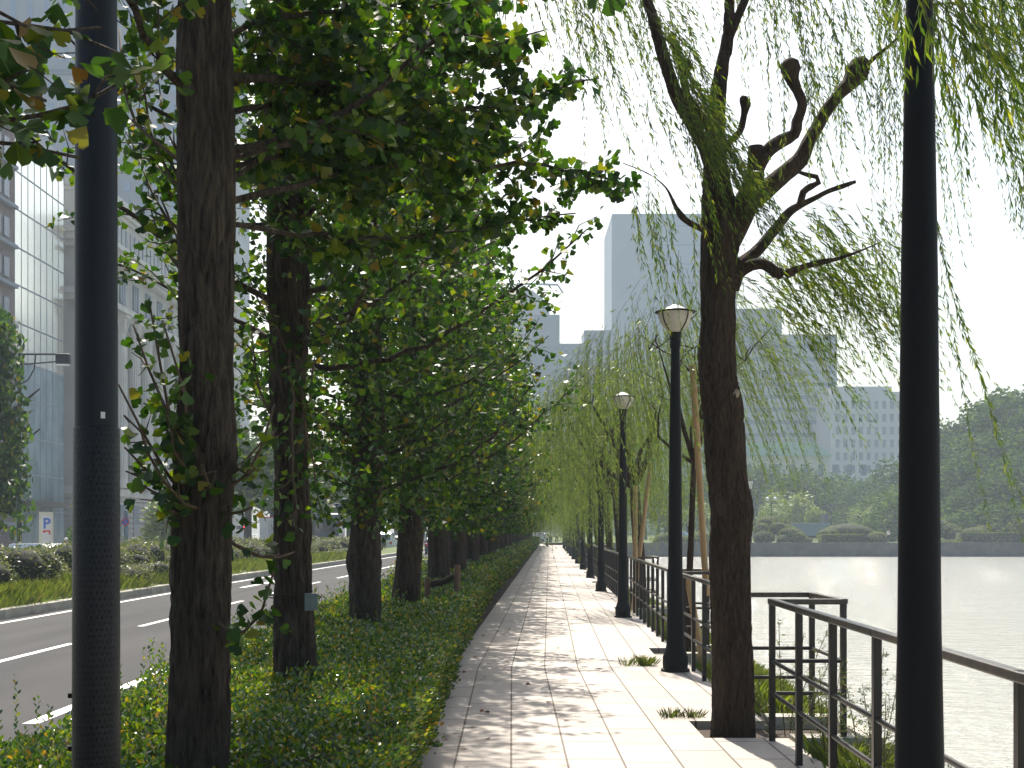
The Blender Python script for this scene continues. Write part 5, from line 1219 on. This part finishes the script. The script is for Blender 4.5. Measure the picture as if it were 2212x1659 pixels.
# ------------------------------------------------------------------ vehicles
def wheels(t, spots, r, w=.2):
    base = None
    for x, y in spots:
        if base is None:
            base = Bag().lathe((0, 0, 0), [(r * .6, -w / 2), (r * .95, -w / 2), (r, -w * .3), (r, w * .3), (r * .95, w / 2), (r * .6, w / 2)], 24).build('wheel', M['tyre'], t, True); o = base
            rim_ = Bag().lathe((0, 0, 0), [(r * .58, -w / 2 - .004), (r * .5, -w * .35), (r * .1, -w * .4), (r * .1, w * .4), (r * .5, w * .35), (r * .58, w / 2 + .004)], 20).build('rim', M['rim'], o, True)
        else: o = copy_tree(base, t)
        o.rotation_euler = (0, math.pi / 2, 0); o.location = (x, y, r)
def car(loc, rz, paint, label, kind='sedan', group=None, cat='car'):
    """length along y, front toward +y"""
    t = empty('car', loc, label, cat, group, rz); L, W = 4.4, 1.7
    if kind == 'van': prof = [(-2.2, .35), (-2.25, 1.0), (-2.15, 1.75), (-1.8, 1.92), (.9, 1.92), (1.6, 1.25), (2.15, 1.0), (2.25, .45), (2.1, .28), (-2.0, .28)]
    elif kind == 'hatch': prof = [(-2.0, .35), (-2.08, .9), (-1.8, 1.35), (-1.3, 1.50), (.3, 1.50), (1.1, 1.0), (1.95, .85), (2.05, .45), (1.95, .25), (-1.9, .25)]
    else: prof = [(-2.2, .35), (-2.25, .9), (-1.55, 1.0), (-.95, 1.42), (.35, 1.44), (1.1, 1.0), (2.1, .82), (2.22, .45), (2.1, .25), (-2.1, .25)]
    vs = []; n = len(prof)
    for sx in (-1, 1):
        for y, z in prof: vs.append((sx * (W / 2 - (.16 if z > 1.1 else .0)), y, z))
    fs = [tuple(range(n)), tuple(range(2 * n - 1, n - 1, -1))] + [(i, i + n, (i + 1) % n + n, (i + 1) % n) for i in range(n)]
    body = Bag().add(vs, fs).build('body', paint, t, bevel=.06)
    top = max(z for _, z in prof); zb, zt_ = (1.08, top - .14); yb, yf = {'van': (-2.0, .95), 'hatch': (-1.6, .35), 'sedan': (-1.15, .42)}[kind]
    for sx in (-1, 1):
        Bag().extrude([(yb, zb), (yf + .5, zb), (yf, zt_), (yb + .25, zt_)], sx * (W / 2 - .155) - .012, sx * (W / 2 - .155) + .012).build('side_window', M['carglass'], t)
        Bag().b2(sx * .62 - .16, sx * .62 + .16, 2.16, 2.24, .58, .74).build('headlight', M['lampclear'], t, bevel=.02)
        Bag().b2(sx * .66 - .12, sx * .66 + .12, -2.29 if kind != 'hatch' else -2.1, -2.2 if kind != 'hatch' else -2.0, .7, .95).build('tail_light', M['lampred'], t, bevel=.02)
    hw = W / 2 - .24
    ry = {'van': ((-2.24, 1.12), (-2.17, 1.68)), 'hatch': ((-2.0, 1.0), (-1.78, 1.36)), 'sedan': ((-1.52, 1.04), (-1.06, 1.36))}[kind]
    Bag().add([(-hw, ry[0][0] - .02, ry[0][1]), (hw, ry[0][0] - .02, ry[0][1]), (hw, ry[1][0] - .03, ry[1][1]), (-hw, ry[1][0] - .03, ry[1][1])], [(0, 1, 2, 3)]).build('rear_window', M['carglass'], t)
    fy = {'van': ((1.62, 1.28), (1.0, 1.85)), 'hatch': ((1.06, 1.06), (.42, 1.44)), 'sedan': ((1.06, 1.06), (.46, 1.38))}[kind]
    Bag().add([(-hw, fy[0][0] + .03, fy[0][1]), (hw, fy[0][0] + .03, fy[0][1]), (hw, fy[1][0] + .04, fy[1][1]), (-hw, fy[1][0] + .04, fy[1][1])], [(0, 1, 2, 3)]).build('windscreen', M['carglass'], t)
    wheels(t, [(-.76, -1.35), (.76, -1.35), (-.76, 1.35), (.76, 1.35)], .31); return t
def truck(loc, rz, label, box_m, cab_m, H=2.9, L=6.0, doors=True, boxh=None):
    t = empty('truck', loc, label, 'truck', None, rz); W = 2.1
    bz = boxh or H
    Bag().b2(-W / 2, W / 2, -L / 2, L / 2 - 1.7, .85, bz).build('cargo_box', box_m, t, bevel=.03)
    if doors:
        for sx in (-1, 1):
            Bag().b2(sx * .5 - .47, sx * .5 + .47, -L / 2 - .03, -L / 2 - .002, .95, bz - .12).build('rear_door', box_m, t)
            for q in (.12, .3): Bag().tube([(sx * q, -L / 2 - .05, 1.0), (sx * q, -L / 2 - .05, bz - .2)], .018, 6).build('lock_bar', M['rim'], t)
            Bag().b2(sx * .85 - .12, sx * .85 + .12, -L / 2 - .04, -L / 2 - .0, .62, .8).build('tail_light', M['lampred'], t)
        Bag().b2(-W / 2 - .01, W / 2 + .01, -L / 2 - .01, -L / 2 + .06, bz - .06, bz + .02).build('top_edge', M['signred'], t)
    Bag().extrude([(L / 2 - 1.62, .5), (L / 2, .5), (L / 2 + .02, 1.25), (L / 2 - .25, 2.15), (L / 2 - 1.62, 2.2)], -W / 2 + .06, W / 2 - .06).build('cab', cab_m, t, bevel=.06)
    for sx in (-1, 1): Bag().extrude([(L / 2 - 1.1, 1.35), (L / 2 - .15, 1.35), (L / 2 - .35, 2.0), (L / 2 - 1.1, 2.0)], sx * (W / 2 - .055) - .012, sx * (W / 2 - .055) + .012).build('side_window', M['carglass'], t)
    Bag().b2(-.8, .8, L / 2 - .16, L / 2 - .05, 1.35, 2.0).build('windscreen', M['carglass'], t)
    Bag().b2(-.4, .4, -L / 2 + .1, L / 2 - .4, .5, .85).build('chassis', M['black_metal'], t)
    wheels(t, [(-.9, -L / 2 + 1.1), (.9, -L / 2 + 1.1), (-.9, L / 2 - .8), (.9, L / 2 - .8)], .42, .28); return t
p = P(60, 1178, 56); car((p.x, 56, -.35), R_(68), M['carsilver'], 'silver minivan roof showing above the median shrubs at the far left', 'hatch')
p = P(562, 1150, 105); truck((p.x + .6, 108, -.35), R_(8), 'white box truck with closed rear doors between the first two ginkgo trunks', M['boxwhite'], M['carsilver'], 3.15)
# coach
p = P(690, 1110, 130); t = empty('bus', (p.x + .5, 134, -.35), 'dark blue coach right of the second ginkgo trunk', 'bus', None, R_(4))
Bag().b2(-1.22, 1.22, -5.5, 5.5, .35, 3.75).build('body', M['cardark'], t, bevel=.12)
Bag().b2(-1.05, 1.05, -5.54, -5.495, 1.9, 3.3).build('rear_window', M['carglass'], t); Bag().b2(-1.26, 1.26, -5.3, 5.3, 3.755, 3.83).build('roof_trim', M['boxwhite'], t)
for q in range(6):
    for sx in (-1, 1): Bag().b2(sx * 1.225 - .01, sx * 1.225 + .01, -5.2 + q * 1.75, -3.6 + q * 1.75, 1.8, 3.2).build('side_window', M['carglass'], t)
for sx in (-1, 1): Bag().b2(sx * .95 - .12, sx * .95 + .12, -5.55, -5.49, .9, 1.3).build('tail_light', M['lampred'], t)
wheels(t, [(-1.05, -3.2), (1.05, -3.2), (-1.05, 3.4), (1.05, 3.4)], .48, .3)
for dx, Y, pt, kd, lb, rz in [(836, 138, 'carwhite', 'van', 'white van between the third and fourth ginkgo trunks', 0), (942, 118, 'cardark', 'hatch', 'dark car in the gap right of the fourth ginkgo trunk', 0), (935, 150, 'boxwhite', 'van', 'far white van behind the dark car', 0),
                              (1002, 108, 'carblue', 'van', 'pale blue van in the gap between the sixth and seventh ginkgo trunks', 0), (1034, 104, 'carsilver', 'hatch', 'silver car just right of the seventh ginkgo trunk', 0), (862, 156, 'carwhite', 'hatch', 'far white car left of the fourth ginkgo trunk', 0)]:
    p = P(dx, 1180, Y); car((p.x, Y, -.35), math.atan2(0, 1) + rz - .03, M[pt], lb, kd)
p = P(1164, 1170, 176); car((p.x - .3, 178.5, 0), R_(60), M['carwhite'], 'white car crossing at the far end of the promenade', 'hatch')
p = P(1760, 1150, 186); tt = truck((p.x - .8, 186, .2), R_(-90), 'long dark flat sided truck across the moat behind the pruned shrubs', M['concrete3'], M['concrete3'], 3.0, 9.0, False, 2.6)
Bag().b2(-1.0, 1.0, 1.9, 2.5, 2.6, 4.0).build('crane_box', M['cardark'], tt)
p = P(1826, 1150, 184); car((p.x + .8, 184, .2), R_(-90), M['carsilver'], 'silver van parked at the cab of the long truck across the moat', 'van')
p = P(1466, 1160, 178); car((p.x, 178, .2), R_(80), M['carblue'], 'pale car parked across the moat between second lamp and big willow', 'sedan')

# ------------------------------------------------------------------ people (all small and far off)
def skin_mesh(verts, edges, rad, m, name, parent, sub=1):
    me = bpy.data.meshes.new(name); me.from_pydata(verts, edges, []); o = bpy.data.objects.new(name, me); COL.objects.link(o)
    md = o.modifiers.new('s', 'SKIN'); sm = o.modifiers.new('u', 'SUBSURF'); sm.levels = sub; sm.render_levels = sub
    for i, r in enumerate(rad): me.skin_vertices[0].data[i].radius = (r, r)
    me.skin_vertices[0].data[0].use_root = True
    bpy.context.view_layer.update(); m2 = bpy.data.meshes.new_from_object(o.evaluated_get(bpy.context.evaluated_depsgraph_get())); bpy.data.objects.remove(o)
    m2.name = name; m2.materials.clear(); m2.shade_smooth(); return link(name, m2, m, parent)
def person(loc, rz, label, top, legs, hat, step=.18):
    t = empty('person', loc, label, 'person', None, rz)
    V_ = [(0, 0, .95), (0, 0, 1.12), (0, 0, 1.36), (0, 0, 1.47), (0, .01, 1.58), (0, .02, 1.66), (-.09, 0, .90), (-.10, step, .50), (-.10, step * 1.1, .08), (-.10, step * 1.1 + .13, .04), (.09, 0, .90), (.10, -step * .3, .50), (.10, -step, .08), (.10, -step + .13, .04),
          (-.19, 0, 1.38), (-.24, -.06, 1.12), (-.22, .06, .88), (-.21, .10, .80), (.19, 0, 1.38), (.24, .06, 1.12), (.22, .16, .92), (.21, .20, .85)]
    E = [(0, 1), (1, 2), (2, 3), (3, 4), (4, 5), (0, 6), (6, 7), (7, 8), (8, 9), (0, 10), (10, 11), (11, 12), (12, 13), (2, 14), (14, 15), (15, 16), (16, 17), (2, 18), (18, 19), (19, 20), (20, 21)]
    Rr = [.12, .115, .13, .055, .085, .07, .085, .06, .045, .035, .085, .06, .045, .035, .055, .042, .032, .028, .055, .042, .032, .028]
    skin_mesh(V_, E, Rr, M['skin'], 'body', t)
    skin_mesh([V_[i] for i in (0, 1, 2, 14, 15, 18, 19)], [(0, 1), (1, 2), (2, 3), (3, 4), (2, 5), (5, 6)], [.135, .13, .145, .07, .055, .07, .055], top, 'shirt', t)
    skin_mesh([V_[i] for i in (0, 6, 7, 8, 10, 11, 12)], [(0, 1), (1, 2), (2, 3), (0, 4), (4, 5), (5, 6)], [.13, .10, .075, .06, .10, .075, .06], legs, 'trousers', t)
    Bag().blob((0, .0, 1.67), (.095, .105, .075), 1, .05).build('hat' if hat is M['clothwhite'] else 'hair', hat, t, True); return t
p = P(143, 1190, 70); person((p.x, 70, -.42), .6, 'person in a light blue top and white cap walking behind the median shrubs', M['clothblue'], M['clothdark'], M['clothwhite'])
p = P(162, 1190, 73); person((p.x, 73, -.42), 2.4, 'person in light blue half hidden by the left edge of the sleeved pole', M['clothblue'], M['clothdark'], M['clothdark'])
p = P(1918, 1190, 162.5); person((p.x, 162.3, .22), .3, 'person in a white shirt standing on the far moat bank', M['clothwhite'], M['clothdark'], M['clothdark'])
p = P(1189, 1160, 172); person((p.x, 172, 0), 0, 'left one of two tiny pedestrians in pale tops at the far path end', M['clothwhite'], M['clothdark'], M['clothdark'])
p = P(1203, 1160, 175); person((p.x, 175, 0), .4, 'right one of two tiny pedestrians in pale tops at the far path end', M['clothwhite'], M['clothdark'], M['clothdark'])
p = P(1182, 1180, 145); t = empty('bollard', (p.x, 145, 0), 'short dark bollard standing in the middle of the far path end', 'bollard')
Bag().lathe((0, 0, 0), [(.14, 0), (.12, .06), (.11, .75), (.13, .78), (.12, .86), (.04, .92)], 16).build('post', M['black_metal'], t, True); Bag().lathe((0, 0, 0), [(.116, .6), (.116, .68)], 16).build('band', M['boxwhite'], t)

# ------------------------------------------------------------------ haze
hz = Bag().b2(-895, 895, -60, 1295, -3.7, 142).build('haze', None); hz['kind'] = 'stuff'; hz['label'] = 'thin pale summer haze'; hz['category'] = 'haze'
hm = bpy.data.materials.new('haze'); hm.use_nodes = True; nt = hm.node_tree; nt.nodes.clear()
ou = nt.nodes.new('ShaderNodeOutputMaterial'); pv = nt.nodes.new('ShaderNodeVolumePrincipled'); pv.inputs['Color'].default_value = (.74, .87, 1.0, 1); pv.inputs['Density'].default_value = HAZE_DENSITY; pv.inputs['Anisotropy'].default_value = .0
nt.links.new(pv.outputs[0], ou.inputs['Volume']); hz.data.materials.clear(); hz.data.materials.append(hm)
